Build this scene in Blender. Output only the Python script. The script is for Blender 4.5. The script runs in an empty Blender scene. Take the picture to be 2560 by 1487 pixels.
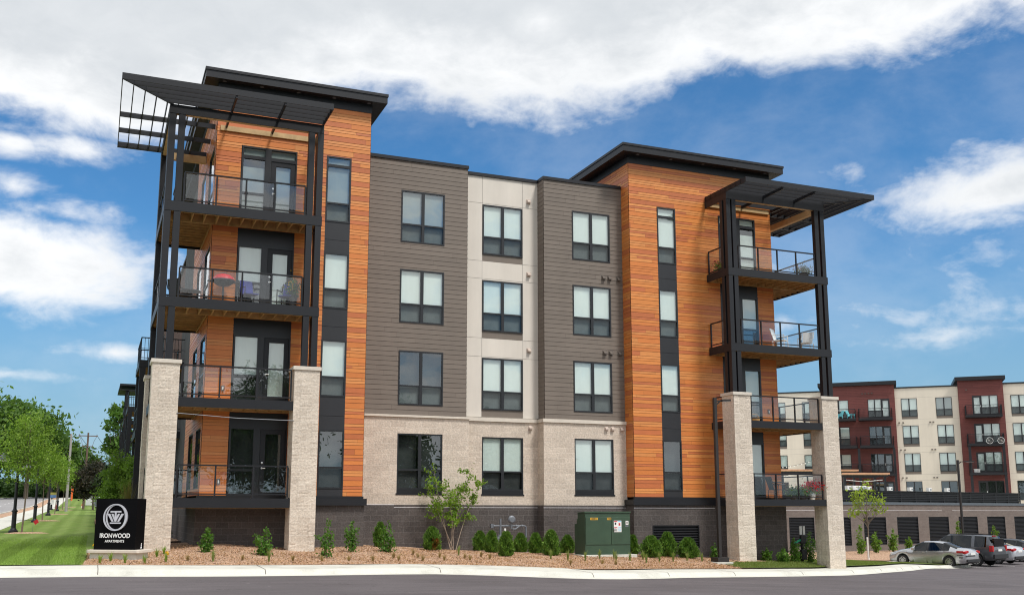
import bpy, math, random
import numpy as np
from mathutils import Vector, Matrix
R_ = math.radians
scene = bpy.context.scene
COL = scene.collection
rng = np.random.default_rng(7)
random.seed(7)

# ------------------------------------------------------------------ camera
cam = bpy.data.cameras.new('camera')
cam.sensor_width = 36.0
cam.lens = 2511.14 / 2560 * 36.0
cam.shift_x = 0.0135
cam.shift_y = 0.0412
cam.clip_start = 0.1
cam.clip_end = 3000
cam_ob = bpy.data.objects.new('camera', cam)
COL.objects.link(cam_ob)
_r = Vector((0.928829, -0.370505, 0.001722)); _u = Vector((-0.063155, -0.15374, 0.986091)); _f = Vector((0.365087, 0.916019, 0.166198))
cam_ob.matrix_world = Matrix(((_r.x, _u.x, -_f.x, -11.3375), (_r.y, _u.y, -_f.y, -36.2934), (_r.z, _u.z, -_f.z, 1.65), (0, 0, 0, 1)))
scene.camera = cam_ob
scene.view_settings.view_transform = 'Standard'
scene.view_settings.look = 'None'
scene.view_settings.exposure = 0.0
scene.view_settings.gamma = 1.0

# ------------------------------------------------------------------ world
SUN_EL, SUN_AZ = 58.0, 156.0     # azimuth clockwise from +Y
world = bpy.data.worlds.new('World')
scene.world = world
world.use_nodes = True
nt = world.node_tree
for n in list(nt.nodes): nt.nodes.remove(n)

class NB:
    """tiny node builder"""
    def __init__(s, tree): s.t = tree
    def n(s, typ, **kw):
        nd = s.t.nodes.new(typ)
        for k, v in kw.items(): setattr(nd, k, v)
        return nd
    def set(s, sock, v):
        if isinstance(v, bpy.types.NodeSocket): s.t.links.new(v, sock)
        elif v is not None:
            if hasattr(sock.default_value, '__len__') and not hasattr(v, '__len__'): v = (v,) * len(sock.default_value)
            sock.default_value = v
    def m(s, op, a, b=None, c=None, clamp=False):
        nd = s.n('ShaderNodeMath', operation=op, use_clamp=clamp)
        s.set(nd.inputs[0], a)
        if b is not None: s.set(nd.inputs[1], b)
        if c is not None: s.set(nd.inputs[2], c)
        return nd.outputs[0]
    def smooth(s, v, a, b, lo=0.0, hi=1.0):
        nd = s.n('ShaderNodeMapRange', interpolation_type='SMOOTHSTEP')
        s.set(nd.inputs[0], v); s.set(nd.inputs[1], a); s.set(nd.inputs[2], b); s.set(nd.inputs[3], lo); s.set(nd.inputs[4], hi)
        return nd.outputs[0]
    def lin(s, v, a, b, lo=0.0, hi=1.0):
        nd = s.n('ShaderNodeMapRange')
        s.set(nd.inputs[0], v); s.set(nd.inputs[1], a); s.set(nd.inputs[2], b); s.set(nd.inputs[3], lo); s.set(nd.inputs[4], hi)
        return nd.outputs[0]
    def mix(s, f, a, b, blend='MIX'):
        nd = s.n('ShaderNodeMix', data_type='RGBA', blend_type=blend)
        s.set(nd.inputs[0], f); s.set(nd.inputs[6], a); s.set(nd.inputs[7], b)
        return nd.outputs[2]
    def noise(s, vec, scale, detail=4, rough=0.55, dist=0.0, dims='3D'):
        nd = s.n('ShaderNodeTexNoise', noise_dimensions=dims)
        if vec is not None: s.set(nd.inputs['Vector'], vec)
        nd.inputs['Scale'].default_value = scale; nd.inputs['Detail'].default_value = detail
        nd.inputs['Roughness'].default_value = rough; nd.inputs['Distortion'].default_value = dist
        return nd.outputs[0]
    def vmul(s, v, k):
        nd = s.n('ShaderNodeVectorMath', operation='MULTIPLY'); s.set(nd.inputs[0], v); nd.inputs[1].default_value = k
        return nd.outputs[0]
    def vadd(s, v, k):
        nd = s.n('ShaderNodeVectorMath', operation='ADD'); s.set(nd.inputs[0], v); s.set(nd.inputs[1], k)
        return nd.outputs[0]

w = NB(nt)
tc = w.n('ShaderNodeTexCoord')
nrm = w.n('ShaderNodeVectorMath', operation='NORMALIZE'); nt.links.new(tc.outputs['Generated'], nrm.inputs[0])
sep = w.n('ShaderNodeSeparateXYZ'); nt.links.new(nrm.outputs[0], sep.inputs[0])
az = w.m('MULTIPLY', w.m('ARCTAN2', sep.outputs[0], sep.outputs[1]), 57.29578)
el = w.m('MULTIPLY', w.m('ARCSINE', sep.outputs[2]), 57.29578)
comb = w.n('ShaderNodeCombineXYZ')
nt.links.new(w.m('MULTIPLY', az, 0.085), comb.inputs[0]); nt.links.new(w.m('MULTIPLY', el, 0.15), comb.inputs[1])
cv = comb.outputs[0]
n1 = w.noise(cv, 1.5, 8, 0.6, 0.4)
n2 = w.noise(w.vadd(cv, (7.3, 2.1, 0.4)), 0.8, 7, 0.6, 0.2)
n3 = w.noise(w.vadd(cv, (1.7, 9.1, 3.4)), 4.0, 6, 0.6, 0.3)
# lower edge of the big cloud deck as a function of azimuth (deg)
fc = w.n('ShaderNodeFloatCurve')
pts = [(-60, 12), (-12, 19.0), (-6, 19.2), (-2, 18.9), (0.5, 18.7), (4.4, 20.2), (10, 21.6), (15.3, 22.6), (21.8, 21.7), (27.8, 21.9), (32.6, 23.2), (37.2, 23.6), (44, 23.5), (50, 23.5), (62, 24), (100, 16)]
cm = fc.mapping; cu = cm.curves[0]
def nx(a): return (a + 60) / 160
def ny(e): return e / 40
while len(cu.points) > 2: cu.points.remove(cu.points[-1])
cu.points[0].location = (nx(pts[0][0]), ny(pts[0][1])); cu.points[1].location = (nx(pts[-1][0]), ny(pts[-1][1]))
for a, e in pts[1:-1]: cu.points.new(nx(a), ny(e))
cm.update()
nt.links.new(w.lin(az, -60, 100), fc.inputs[1])
edge = w.m('MULTIPLY', fc.outputs[0], 40)
fields = [w.m('MULTIPLY', w.m('SUBTRACT', el, edge), 0.42)]
def ell(a0, e0, ra, re, gain):
    dx = w.m('DIVIDE', w.m('SUBTRACT', az, a0), ra); dy = w.m('DIVIDE', w.m('SUBTRACT', el, e0), re)
    d = w.m('SQRT', w.m('ADD', w.m('MULTIPLY', dx, dx), w.m('MULTIPLY', dy, dy)))
    return w.m('MULTIPLY', w.m('SUBTRACT', 1.0, d), gain)
for e in [(49.5, 16.3, 8.6, 2.2, 1.25), (56, 16.5, 7, 2.6, 1.0), (-4.0, 12.5, 7.4, 2.9, 1.45), (-1.6, 18.7, 3.2, 0.9, 0.8), (-12, 12.5, 8, 3.4, 1.2), (-5.2, 18.5, 1.5, 0.6, .6), (-5, 16.4, 1.7, 0.7, .6),
          (-2.4, 15.4, 3.0, 0.7, .55), (2.2, 13.4, 1.8, .8, .4), (42.2, 17.9, 1.5, 1.0, .42), (43.6, 17.2, 1.6, .7, .3), (0.6, 8.2, 2.6, .62, .62), (-4.9, 6.8, 3.8, .45, .55), (38, 12.6, 6, 0.5, .10), (36, 10.0, 8, 0.35, .10), (44, 9.0, 5, 0.3, .12)]:
    fields.append(ell(*e))
f = fields[0]
for g in fields[1:]: f = w.m('MAXIMUM', f, g)
# the sky that lies beside and behind the view: broken cloud
beh = w.smooth(w.m('ABSOLUTE', w.m('SUBTRACT', az, 22.0)), 46, 62)
gen = w.m('ADD', w.m('MULTIPLY', w.m('SUBTRACT', n2, 0.45), 4.5), 0.55)
f = w.m('ADD', w.m('MULTIPLY', f, w.m('SUBTRACT', 1.0, beh)), w.m('MULTIPLY', gen, beh))
nz = w.m('ADD', w.m('MULTIPLY', w.m('SUBTRACT', n1, 0.5), 1.9), w.m('MULTIPLY', w.m('SUBTRACT', n3, 0.5), 1.25))
dens = w.m('ADD', w.m('ADD', f, nz), 0.10)
# the small blue hole in the deck
hole = w.m('MULTIPLY', w.m('ADD', ell(24.4, 27.2, 2.6, 1.3, 1.0), w.m('MULTIPLY', w.m('SUBTRACT', n3, 0.5), 2.2)), 1.5)
dens = w.m('SUBTRACT', dens, w.m('MAXIMUM', hole, 0.0))
alpha = w.smooth(dens, -0.08, 0.95)
alpha = w.m('MULTIPLY', alpha, w.smooth(el, -2, 5))
veil = w.m('MULTIPLY', w.smooth(w.m('ADD', n2, w.m('MULTIPLY', n1, 0.35)), 0.60, 0.95), 0.16)
alpha = w.m('MAXIMUM', alpha, veil)
thick = w.smooth(w.m('ADD', w.m('MULTIPLY', dens, 0.45), w.m('MULTIPLY', n2, 1.3)), 0.75, 1.65)
shade = w.m('ADD', w.m('MULTIPLY', thick, 0.8), w.m('MULTIPLY', w.m('SUBTRACT', n3, 0.5), 0.5), clamp=True)
ccol = w.mix(shade, (0.88, 0.89, 0.90, 1), (0.56, 0.595, 0.63, 1))
ccol = w.mix(w.m('MULTIPLY', beh, 0.8), ccol, (0.90, 0.91, 0.915, 1))
sky = w.n('ShaderNodeTexSky', sky_type='NISHITA')
sky.sun_disc = False
sky.sun_elevation = R_(SUN_EL); sky.sun_rotation = R_(SUN_AZ)
sky.altitude = 200; sky.air_density = 1.0; sky.dust_density = 0.6; sky.ozone_density = 2.2
SKYK = 0.10
skyc = w.vmul(sky.outputs[0], (SKYK * 0.44, SKYK * 0.87, SKYK * 1.13))
skyc = w.mix(w.m('MULTIPLY', w.smooth(el, 17, 1), 0.85), skyc, (0.265, 0.415, 0.53, 1))
col = w.mix(alpha, skyc, ccol)
bg = w.n('ShaderNodeBackground'); nt.links.new(col, bg.inputs[0]); bg.inputs[1].default_value = 1.0
wo = w.n('ShaderNodeOutputWorld'); nt.links.new(bg.outputs[0], wo.inputs[0])

# ------------------------------------------------------------------ sun
sl = bpy.data.lights.new('sun', 'SUN'); sl.energy = 2.7; sl.angle = R_(11.0); sl.color = (1.0, 0.955, 0.89)
so = bpy.data.objects.new('sun', sl); COL.objects.link(so)
sd = Vector((math.sin(R_(SUN_AZ)) * math.cos(R_(SUN_EL)), math.cos(R_(SUN_AZ)) * math.cos(R_(SUN_EL)), math.sin(R_(SUN_EL))))
so.rotation_euler = sd.to_track_quat('Z', 'Y').to_euler(); so.location = (30, -60, 60)
scene.view_settings.exposure = 0.24
scene.cycles.filter_width = 1.1

# ------------------------------------------------------------------ object helpers
def tag(o, label=None, cat=None, group=None, kind=None):
    if label: o['label'] = label
    if cat: o['category'] = cat
    if group: o['group'] = group
    if kind: o['kind'] = kind
    return o
def thing(name, label, cat, loc=(0, 0, 0), rz=0.0, group=None):
    o = bpy.data.objects.new(name, None); COL.objects.link(o)
    o.location = loc; o.rotation_euler = (0, 0, rz); o.empty_display_size = 0.2
    return tag(o, label, cat, group)
def dup(root, loc, rz=0.0, label=None, group=None, scale=None):
    def rec(o, par):
        c = o.copy(); COL.objects.link(c)
        if par: c.parent = par
        for ch in list(o.children): rec(ch, c)
        return c
    r = rec(root, None); r.location = loc; r.rotation_euler = (0, 0, rz)
    if scale: r.scale = (scale,) * 3 if not hasattr(scale, '__len__') else scale
    if label: r['label'] = label
    if group: r['group'] = group
    return r

class MB:
    """collects faces and links them as ONE mesh object; UVs are metres on the face's main plane"""
    def __init__(s): s.v = []; s.f = []; s.mi = []; s.c = []; s.sm = []
    def face(s, pts, mi=0, c=None, smooth=False):
        i = len(s.v); s.v.extend([tuple(p) for p in pts]); s.f.append(tuple(range(i, i + len(pts)))); s.mi.append(mi); s.c.append(c); s.sm.append(smooth)
    def box(s, x0, x1, y0, y1, z0, z1, mi=0, c=None):
        if x0 > x1: x0, x1 = x1, x0
        if y0 > y1: y0, y1 = y1, y0
        if z0 > z1: z0, z1 = z1, z0
        a, b, d, e = (x0, y0), (x1, y0), (x1, y1), (x0, y1)
        s.face([(*a, z0), (*b, z0), (*b, z1), (*a, z1)], mi, c); s.face([(*b, z0), (*d, z0), (*d, z1), (*b, z1)], mi, c)
        s.face([(*d, z0), (*e, z0), (*e, z1), (*d, z1)], mi, c); s.face([(*e, z0), (*a, z0), (*a, z1), (*e, z1)], mi, c)
        s.face([(*a, z1), (*b, z1), (*d, z1), (*e, z1)], mi, c); s.face([(*e, z0), (*d, z0), (*b, z0), (*a, z0)], mi, c)
        return s
    def bar(s, p0, p1, wx, wz, mi=0, up=(0, 0, 1)):
        """rectangular bar between two points"""
        p0 = Vector(p0); p1 = Vector(p1); d = (p1 - p0).normalized(); u = Vector(up)
        if abs(d.dot(u)) > 0.98: u = Vector((1, 0, 0))
        sd_ = d.cross(u).normalized() * wx * 0.5; uu = sd_.cross(d).normalized() * wz * 0.5
        q = [p + a * sd_ + b * uu for p in (p0, p1) for a, b in ((-1, -1), (1, -1), (1, 1), (-1, 1))]
        for ix in ((0, 1, 5, 4), (1, 2, 6, 5), (2, 3, 7, 6), (3, 0, 4, 7), (3, 2, 1, 0), (4, 5, 6, 7)): s.face([q[i] for i in ix], mi)
        return s
    def tube(s, path, rad, n=8, mi=0, cap=True):
        P = [Vector(p) for p in path]; rad = [rad] * len(P) if not hasattr(rad, '__len__') else rad
        rings = []
        for i, p in enumerate(P):
            d = (P[min(i + 1, len(P) - 1)] - P[max(i - 1, 0)]).normalized()
            u = Vector((0, 0, 1)) if abs(d.z) < 0.9 else Vector((1, 0, 0))
            a = d.cross(u).normalized(); b = a.cross(d).normalized()
            rings.append([p + (a * math.cos(2 * math.pi * k / n) + b * math.sin(2 * math.pi * k / n)) * rad[i] for k in range(n)])
        for A_, B_ in zip(rings, rings[1:]):
            for k in range(n): s.face([A_[(k + 1) % n], A_[k], B_[k], B_[(k + 1) % n]], mi, None, True)
        if cap: s.face(rings[0], mi); s.face(rings[-1][::-1], mi)
        return s
    def lathe(s, prof, c=(0, 0, 0), n=16, mi=0, axis='Z', smooth=True):
        """prof: list of (radius, height)"""
        def pt(r, z, k):
            a = 2 * math.pi * k / n; x, y = r * math.cos(a), r * math.sin(a)
            if axis == 'Z': q = (x, y, z)
            elif axis == 'Y': q = (x, z, y)
            else: q = (z, x, y)
            return (q[0] + c[0], q[1] + c[1], q[2] + c[2])
        for (r0, z0), (r1, z1) in zip(prof, prof[1:]):
            for k in range(n):
                q = [pt(r0, z0, k), pt(r0, z0, k + 1), pt(r1, z1, k + 1), pt(r1, z1, k)]
                if r0 < 1e-6: q = q[1:]
                elif r1 < 1e-6: q = q[:3]
                if axis == 'Y': q = q[::-1]
                s.face(q, mi, None, smooth)
        return s
    def prism(s, poly, a0, a1, axis='Y', mi=0):
        """extrude a 2-D polygon along an axis"""
        def pt(p, a): return (p[0], a, p[1]) if axis == 'Y' else ((a, p[0], p[1]) if axis == 'X' else (p[0], p[1], a))
        s.face([pt(p, a0) for p in poly], mi); s.face([pt(p, a1) for p in poly][::-1], mi)
        for i in range(len(poly)):
            p, q = poly[i], poly[(i + 1) % len(poly)]
            s.face([pt(q, a0), pt(p, a0), pt(p, a1), pt(q, a1)], mi)
        return s
    def build(s, name, mats, parent=None, weld=False, bevel=0.0, recalc=False, sub=0):
        me = bpy.data.meshes.new(name)
        me.from_pydata(s.v, [], s.f)
        if not isinstance(mats, (list, tuple)): mats = [mats]
        for m in mats: me.materials.append(m)
        nf = len(s.f)
        me.polygons.foreach_set('material_index', s.mi)
        me.polygons.foreach_set('use_smooth', s.sm)
        me.update()
        uv = me.uv_layers.new(name='UVMap')
        nl = len(me.loops)
        vi = np.zeros(nl, np.int32); me.loops.foreach_get('vertex_index', vi)
        co = np.array(s.v, np.float64)[vi]
        nr = np.zeros(nf * 3, np.float32); me.polygons.foreach_get('normal', nr); nr = nr.reshape(-1, 3)
        lt = np.array([len(q) for q in s.f]); nr = np.repeat(nr, lt, axis=0)
        an = np.abs(nr); ax = np.argmax(an * np.array([1, 1, 1.02]), axis=1)
        U = np.where(ax == 0, co[:, 1], co[:, 0]); V = np.where(ax == 2, co[:, 1], co[:, 2])
        uv.data.foreach_set('uv', np.stack([U, V], 1).astype(np.float32).ravel())
        if any(c is not None for c in s.c):
            at = me.color_attributes.new('Col', 'FLOAT_COLOR', 'CORNER')
            cc = np.array([(*(c or (1, 1, 1)), 1.0) for c in s.c], np.float32); cc = np.repeat(cc, lt, axis=0)
            at.data.foreach_set('color', cc.ravel())
        if weld or recalc:
            import bmesh
            bm = bmesh.new(); bm.from_mesh(me)
            bmesh.ops.remove_doubles(bm, verts=bm.verts, dist=1e-4)
            if recalc: bmesh.ops.recalc_face_normals(bm, faces=bm.faces)
            bm.to_mesh(me); bm.free()
        o = bpy.data.objects.new(name, me); COL.objects.link(o)
        if parent: o.parent = parent
        if bevel:
            if not weld:
                import bmesh
                bm = bmesh.new(); bm.from_mesh(me); bmesh.ops.remove_doubles(bm, verts=bm.verts, dist=1e-5); bm.to_mesh(me); bm.free()
            b = o.modifiers.new('bevel', 'BEVEL'); b.width = bevel; b.segments = 2; b.limit_method = 'ANGLE'; b.angle_limit = R_(40)
        if sub:
            b = o.modifiers.new('sub', 'SUBSURF'); b.levels = sub; b.render_levels = sub
        return o

def npmesh(name, V, F, mats, parent=None, col=None, smooth=False, mi=None):
    """fast mesh from numpy: V (n,3), F (m,4) quads or (m,3) triangles, col per face"""
    me = bpy.data.meshes.new(name)
    k = F.shape[1]
    me.vertices.add(len(V)); me.vertices.foreach_set('co', V.astype(np.float32).ravel())
    me.loops.add(F.size); me.loops.foreach_set('vertex_index', F.astype(np.int32).ravel())
    me.polygons.add(len(F)); me.polygons.foreach_set('loop_start', np.arange(0, F.size, k, dtype=np.int32))
    me.polygons.foreach_set('loop_total', np.full(len(F), k, np.int32))
    if smooth: me.polygons.foreach_set('use_smooth', np.ones(len(F), bool))
    if not isinstance(mats, (list, tuple)): mats = [mats]
    for m in mats: me.materials.append(m)
    if mi is not None: me.polygons.foreach_set('material_index', mi.astype(np.int32))
    if col is not None:
        at = me.color_attributes.new('Col', 'FLOAT_COLOR', 'CORNER')
        c4 = np.concatenate([col, np.ones((len(col), 1))], 1)
        at.data.foreach_set('color', np.repeat(c4, k, axis=0).astype(np.float32).ravel())
    me.update(calc_edges=True); me.validate()
    o = bpy.data.objects.new(name, me); COL.objects.link(o)
    if parent: o.parent = parent
    return o
# ------------------------------------------------------------------ materials
def newmat(name):
    m = bpy.data.materials.new(name); m.use_nodes = True
    t = m.node_tree; b = t.nodes['Principled BSDF']
    return m, NB(t), b
def simple(name, c, rough=0.5, metal=0.0, var=0.12, vscale=6.0, bump=0.0, bscale=40.0, spec=0.5):
    m, n, b = newmat(name)
    co = n.n('ShaderNodeTexCoord').outputs['Object']
    nz = n.noise(co, vscale, 5, 0.6)
    k = n.lin(nz, 0.25, 0.75, 1 - var, 1 + var)
    k = n.m('MULTIPLY', k, n.lin(n.noise(n.vmul(co, (1.6, 1.6, .16)), 1.0, 5, .65), .3, .7, .95, 1.05))
    n.set(b.inputs['Base Color'], n.mix(1.0, (*c, 1), k, 'MULTIPLY'))
    b.inputs['Roughness'].default_value = rough; b.inputs['Metallic'].default_value = metal
    b.inputs['Specular IOR Level'].default_value = spec
    if bump:
        bp_ = n.n('ShaderNodeBump'); bp_.inputs['Strength'].default_value = bump; bp_.inputs['Distance'].default_value = 0.02
        n.set(bp_.inputs['Height'], n.noise(co, bscale, 6, 0.65)); n.set(b.inputs['Normal'], bp_.outputs[0])
    return m
def colmat(name, rough=0.6, var=0.10, vscale=9.0, stretch=(1, 1, 1), spec=0.4, bump=0.0):
    """base colour from the boards' own colour attribute, with grain"""
    m, n, b = newmat(name)
    at = n.n('ShaderNodeAttribute', attribute_name='Col')
    co = n.n('ShaderNodeTexCoord').outputs['Object']
    nz = n.noise(n.vmul(co, stretch), vscale, 6, 0.65)
    k = n.lin(nz, 0.25, 0.75, 1 - var, 1 + var)
    k = n.m('MULTIPLY', k, n.lin(n.noise(n.vmul(co, (1.3, 1.3, .2)), 1.0, 5, .65), .3, .7, .94, 1.06))
    n.set(b.inputs['Base Color'], n.mix(1.0, at.outputs['Color'], k, 'MULTIPLY'))
    b.inputs['Roughness'].default_value = rough; b.inputs['Specular IOR Level'].default_value = spec
    if bump:
        bp_ = n.n('ShaderNodeBump'); bp_.inputs['Strength'].default_value = bump; bp_.inputs['Distance'].default_value = 0.004
        n.set(bp_.inputs['Height'], nz); n.set(b.inputs['Normal'], bp_.outputs[0])
    return m
def leafmat(name):
    m, n, b = newmat(name)
    at = n.n('ShaderNodeAttribute', attribute_name='Col')
    n.set(b.inputs['Base Color'], at.outputs['Color'])
    b.inputs['Roughness'].default_value = 0.6; b.inputs['Specular IOR Level'].default_value = 0.25
    tr = n.n('ShaderNodeBsdfTranslucent'); n.set(tr.inputs[0], n.mix(1.0, at.outputs['Color'], (1.3, 1.5, 0.6, 1), 'MULTIPLY'))
    mx = n.n('ShaderNodeMixShader'); mx.inputs[0].default_value = 0.35
    n.t.links.new(b.outputs[0], mx.inputs[1]); n.t.links.new(tr.outputs[0], mx.inputs[2])
    n.t.links.new(mx.outputs[0], n.t.nodes['Material Output'].inputs[0])
    return m
def glassmat(name, tint, refl, rough=0.0, frk=0.9):
    m, n, b = newmat(name)
    t = n.t; t.nodes.remove(b)
    tr = n.n('ShaderNodeBsdfTransparent'); tr.inputs[0].default_value = (*tint, 1)
    gl = n.n('ShaderNodeBsdfGlossy'); gl.inputs['Roughness'].default_value = rough; gl.inputs[0].default_value = (0.95, 0.98, 1.0, 1)
    lw = n.n('ShaderNodeLayerWeight'); lw.inputs[0].default_value = 0.5; fz = n.m('POWER', lw.outputs['Facing'], 5.0)
    co = n.n('ShaderNodeTexCoord').outputs['Object']
    bp_ = n.n('ShaderNodeBump'); bp_.inputs['Strength'].default_value = 0.06; bp_.inputs['Distance'].default_value = 0.05
    n.set(bp_.inputs['Height'], n.noise(co, 0.9, 2, 0.5)); n.set(gl.inputs['Normal'], bp_.outputs[0])
    mx = n.n('ShaderNodeMixShader'); n.set(mx.inputs[0], n.m('ADD', n.m('MULTIPLY', fz, frk), refl, clamp=True))
    t.links.new(tr.outputs[0], mx.inputs[1]); t.links.new(gl.outputs[0], mx.inputs[2])
    t.links.new(mx.outputs[0], t.nodes['Material Output'].inputs[0])
    return m
def blockmat(name, c1, c2, mortar, bw=0.406, bh=0.203, mw=0.008, bump=0.6, nscale=14.0, var=0.22, bmort=1.0):
    m, n, b = newmat(name)
    uv = n.n('ShaderNodeTexCoord').outputs['UV']; ob = n.n('ShaderNodeTexCoord').outputs['Object']
    br = n.n('ShaderNodeTexBrick'); n.set(br.inputs['Vector'], uv)
    br.inputs['Scale'].default_value = 1.0; br.inputs['Brick Width'].default_value = bw; br.inputs['Row Height'].default_value = bh
    br.inputs['Mortar Size'].default_value = mw; br.inputs['Mortar Smooth'].default_value = 0.2; br.inputs['Bias'].default_value = 0.0
    br.inputs['Color1'].default_value = (*c1, 1); br.inputs['Color2'].default_value = (*c2, 1); br.inputs['Mortar'].default_value = (*mortar, 1)
    nz = n.noise(ob, nscale, 8, 0.7); big = n.noise(ob, 0.7, 3, 0.5)
    k = n.m('MULTIPLY', n.lin(nz, 0.3, 0.7, 1 - var, 1 + var), n.lin(big, 0.3, 0.7, 0.95, 1.05))
    n.set(b.inputs['Base Color'], n.mix(1.0, br.outputs[0], k, 'MULTIPLY'))
    b.inputs['Roughness'].default_value = 0.9; b.inputs['Specular IOR Level'].default_value = 0.2
    hgt = n.m('SUBTRACT', n.m('MULTIPLY', nz, 1.0), n.m('MULTIPLY', br.outputs[1], 0.35 * bmort))
    bp_ = n.n('ShaderNodeBump'); bp_.inputs['Strength'].default_value = bump; bp_.inputs['Distance'].default_value = 0.05
    n.set(bp_.inputs['Height'], hgt); n.set(b.inputs['Normal'], bp_.outputs[0])
    return m
M = {}
M['black'] = simple('black_metal', (0.011, 0.0118, 0.015), 0.45, 0, 0.10, 3, 0.05, 120, 0.4)
M['blackpanel'] = simple('black_fibre_panel', (0.018, 0.019, 0.023), 0.5, 0, 0.10, 2)
M['frame'] = simple('window_frame_black', (0.014, 0.015, 0.018), 0.38, 0, 0.06, 4)
M['orange'] = colmat('orange_siding', 0.42, 0.09, 7.0, (1, 1, 4), 0.45, 0.15)
M['gray'] = colmat('taupe_siding', 0.62, 0.06, 7.0, (1, 1, 4), 0.35, 0.1)
M['red'] = colmat('red_siding', 0.6, 0.08, 3.0, (1, 1, 4), 0.35)
M['gap'] = simple('siding_backing', (0.05, 0.028, 0.018), 0.9)
M['stucco'] = simple('cream_stucco_panel', (0.66, 0.61, 0.545), 0.85, 0, 0.035, 1.2, 0.15, 90, 0.25)
M['groove'] = simple('panel_joint', (0.36, 0.33, 0.29), 0.9)
M['cream'] = simple('cream_stucco', (0.70, 0.63, 0.53), 0.85, 0, 0.04, 0.4, 0.1, 30, 0.25)
M['taupepanel'] = simple('taupe_panel', (0.17, 0.14, 0.115), 0.6, 0, 0.05, 2)
M['stone'] = blockmat('split_face_stone', (0.650, 0.570, 0.480), (0.555, 0.48, 0.40), (0.665, 0.60, 0.52), 0.41, 0.203, 0.007, 0.32, 17, 0.24)
M['beige'] = blockmat('beige_block_wall', (0.615, 0.530, 0.445), (0.515, 0.44, 0.368), (0.655, 0.59, 0.51), 0.60, 0.203, 0.007, 0.42, 16, 0.24)
M['cap'] = simple('cast_stone_cap', (0.62, 0.565, 0.49), 0.85, 0, 0.08, 5, 0.2, 50)
M['dark'] = blockmat('dark_block_base', (0.108, 0.094, 0.089), (0.084, 0.074, 0.071), (0.165, 0.152, 0.144), 0.42, 0.203, 0.006, 0.5, 16, 0.28)
M['podium'] = blockmat('brown_block_wall', (0.175, 0.148, 0.135), (0.150, 0.126, 0.115), (0.20, 0.175, 0.16), 0.42, 0.203, 0.006, 0.4, 10, 0.16)
M['brick'] = blockmat('dark_red_brick', (0.13, 0.06, 0.045), (0.10, 0.05, 0.04), (0.17, 0.15, 0.14), 0.21, 0.07, 0.008, 0.3, 18, 0.2)
M['flash'] = simple('pale_flashing', (0.72, 0.70, 0.72), 0.5)
M['wood'] = simple('treated_timber', (0.44, 0.27, 0.105), 0.75, 0, 0.30, 5, 0.2, 30)
M['woodpale'] = simple('pale_timber', (0.52, 0.36, 0.18), 0.75, 0, 0.2, 4, 0.15, 30)
M['glass'] = glassmat('window_glass', (0.79, 0.865, 0.842), 0.16)
M['glasslow'] = glassmat('screened_window_glass', (0.80, 0.86, 0.845), 0.045)
M['railglass'] = glassmat('railing_glass', (0.97, 0.978, 0.98), 0.05, 0.0, 0.45)
M['blind'] = simple('roller_blind', (0.92, 0.925, 0.91), 0.8, 0, 0.03, 2)
M['blindgrey'] = simple('grey_roller_blind', (0.40, 0.41, 0.42), 0.8, 0, 0.04, 2)
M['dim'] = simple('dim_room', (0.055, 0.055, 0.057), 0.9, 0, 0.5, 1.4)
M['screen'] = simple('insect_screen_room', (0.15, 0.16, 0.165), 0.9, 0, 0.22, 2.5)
M['steel'] = simple('brushed_steel', (0.72, 0.71, 0.68), 0.3, 0.9)
M['white'] = simple('white_paint', (0.78, 0.78, 0.76), 0.5, 0, 0.05, 3)
M['ventg'] = simple('taupe_vent', (0.12, 0.10, 0.085), 0.55)
M['ventb'] = simple('beige_vent', (0.52, 0.43, 0.37), 0.55)
M['leaf'] = leafmat('leaves')
M['bark'] = simple('bark', (0.16, 0.125, 0.095), 0.9, 0, 0.3, 12, 0.5, 40)
M['twig'] = simple('pale_twig', (0.30, 0.24, 0.19), 0.85, 0, 0.2, 12)
M['green'] = simple('green_enamel', (0.036, 0.072, 0.042), 0.45, 0, 0.14, 2.5, 0.03, 60)
M['plastic'] = simple('black_plastic', (0.02, 0.02, 0.022), 0.55)
M['grey'] = simple('grey_paint', (0.17, 0.185, 0.21), 0.45, 0.2, 0.15, 8)
M['tyre'] = simple('tyre_rubber', (0.018, 0.018, 0.019), 0.85)
M['alloy'] = simple('alloy_wheel', (0.55, 0.56, 0.58), 0.3, 0.85)
M['redlens'] = simple('red_lens', (0.45, 0.012, 0.015), 0.2)
M['lamp'] = simple('clear_lens', (0.70, 0.72, 0.74), 0.15)
M['carglass'] = glassmat('car_glass', (0.05, 0.06, 0.06), 0.05)
M['redp'] = simple('red_enamel', (0.52, 0.02, 0.03), 0.3)
M['bluef'] = simple('blue_fabric', (0.035, 0.045, 0.22), 0.8)
M['aqua'] = simple('aqua_plastic', (0.16, 0.52, 0.58), 0.5)
M['orangep'] = simple('orange_plastic', (0.75, 0.14, 0.03), 0.5)
M['pot'] = simple('plant_pot', (0.05, 0.05, 0.052), 0.6)
M['bulb'] = simple('bulb_glass', (0.9, 0.88, 0.8), 0.2)
def carpaint(name, c, metal, rough=0.28):
    m, n, b = newmat(name)
    co = n.n('ShaderNodeTexCoord').outputs['Object']
    k = n.lin(n.noise(co, 3.0, 4, 0.6), 0.3, 0.7, 0.94, 1.05)
    n.set(b.inputs['Base Color'], n.mix(1.0, (*c, 1), k, 'MULTIPLY'))
    b.inputs['Metallic'].default_value = metal; b.inputs['Roughness'].default_value = rough
    b.inputs['Coat Weight'].default_value = 0.6; b.inputs['Coat Roughness'].default_value = 0.05
    return m
M['silver'] = carpaint('silver_car_paint', (0.52, 0.53, 0.55), 0.6, .24)
M['silver2'] = carpaint('pale_silver_car_paint', (0.58, 0.60, 0.64), 0.5)
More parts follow.
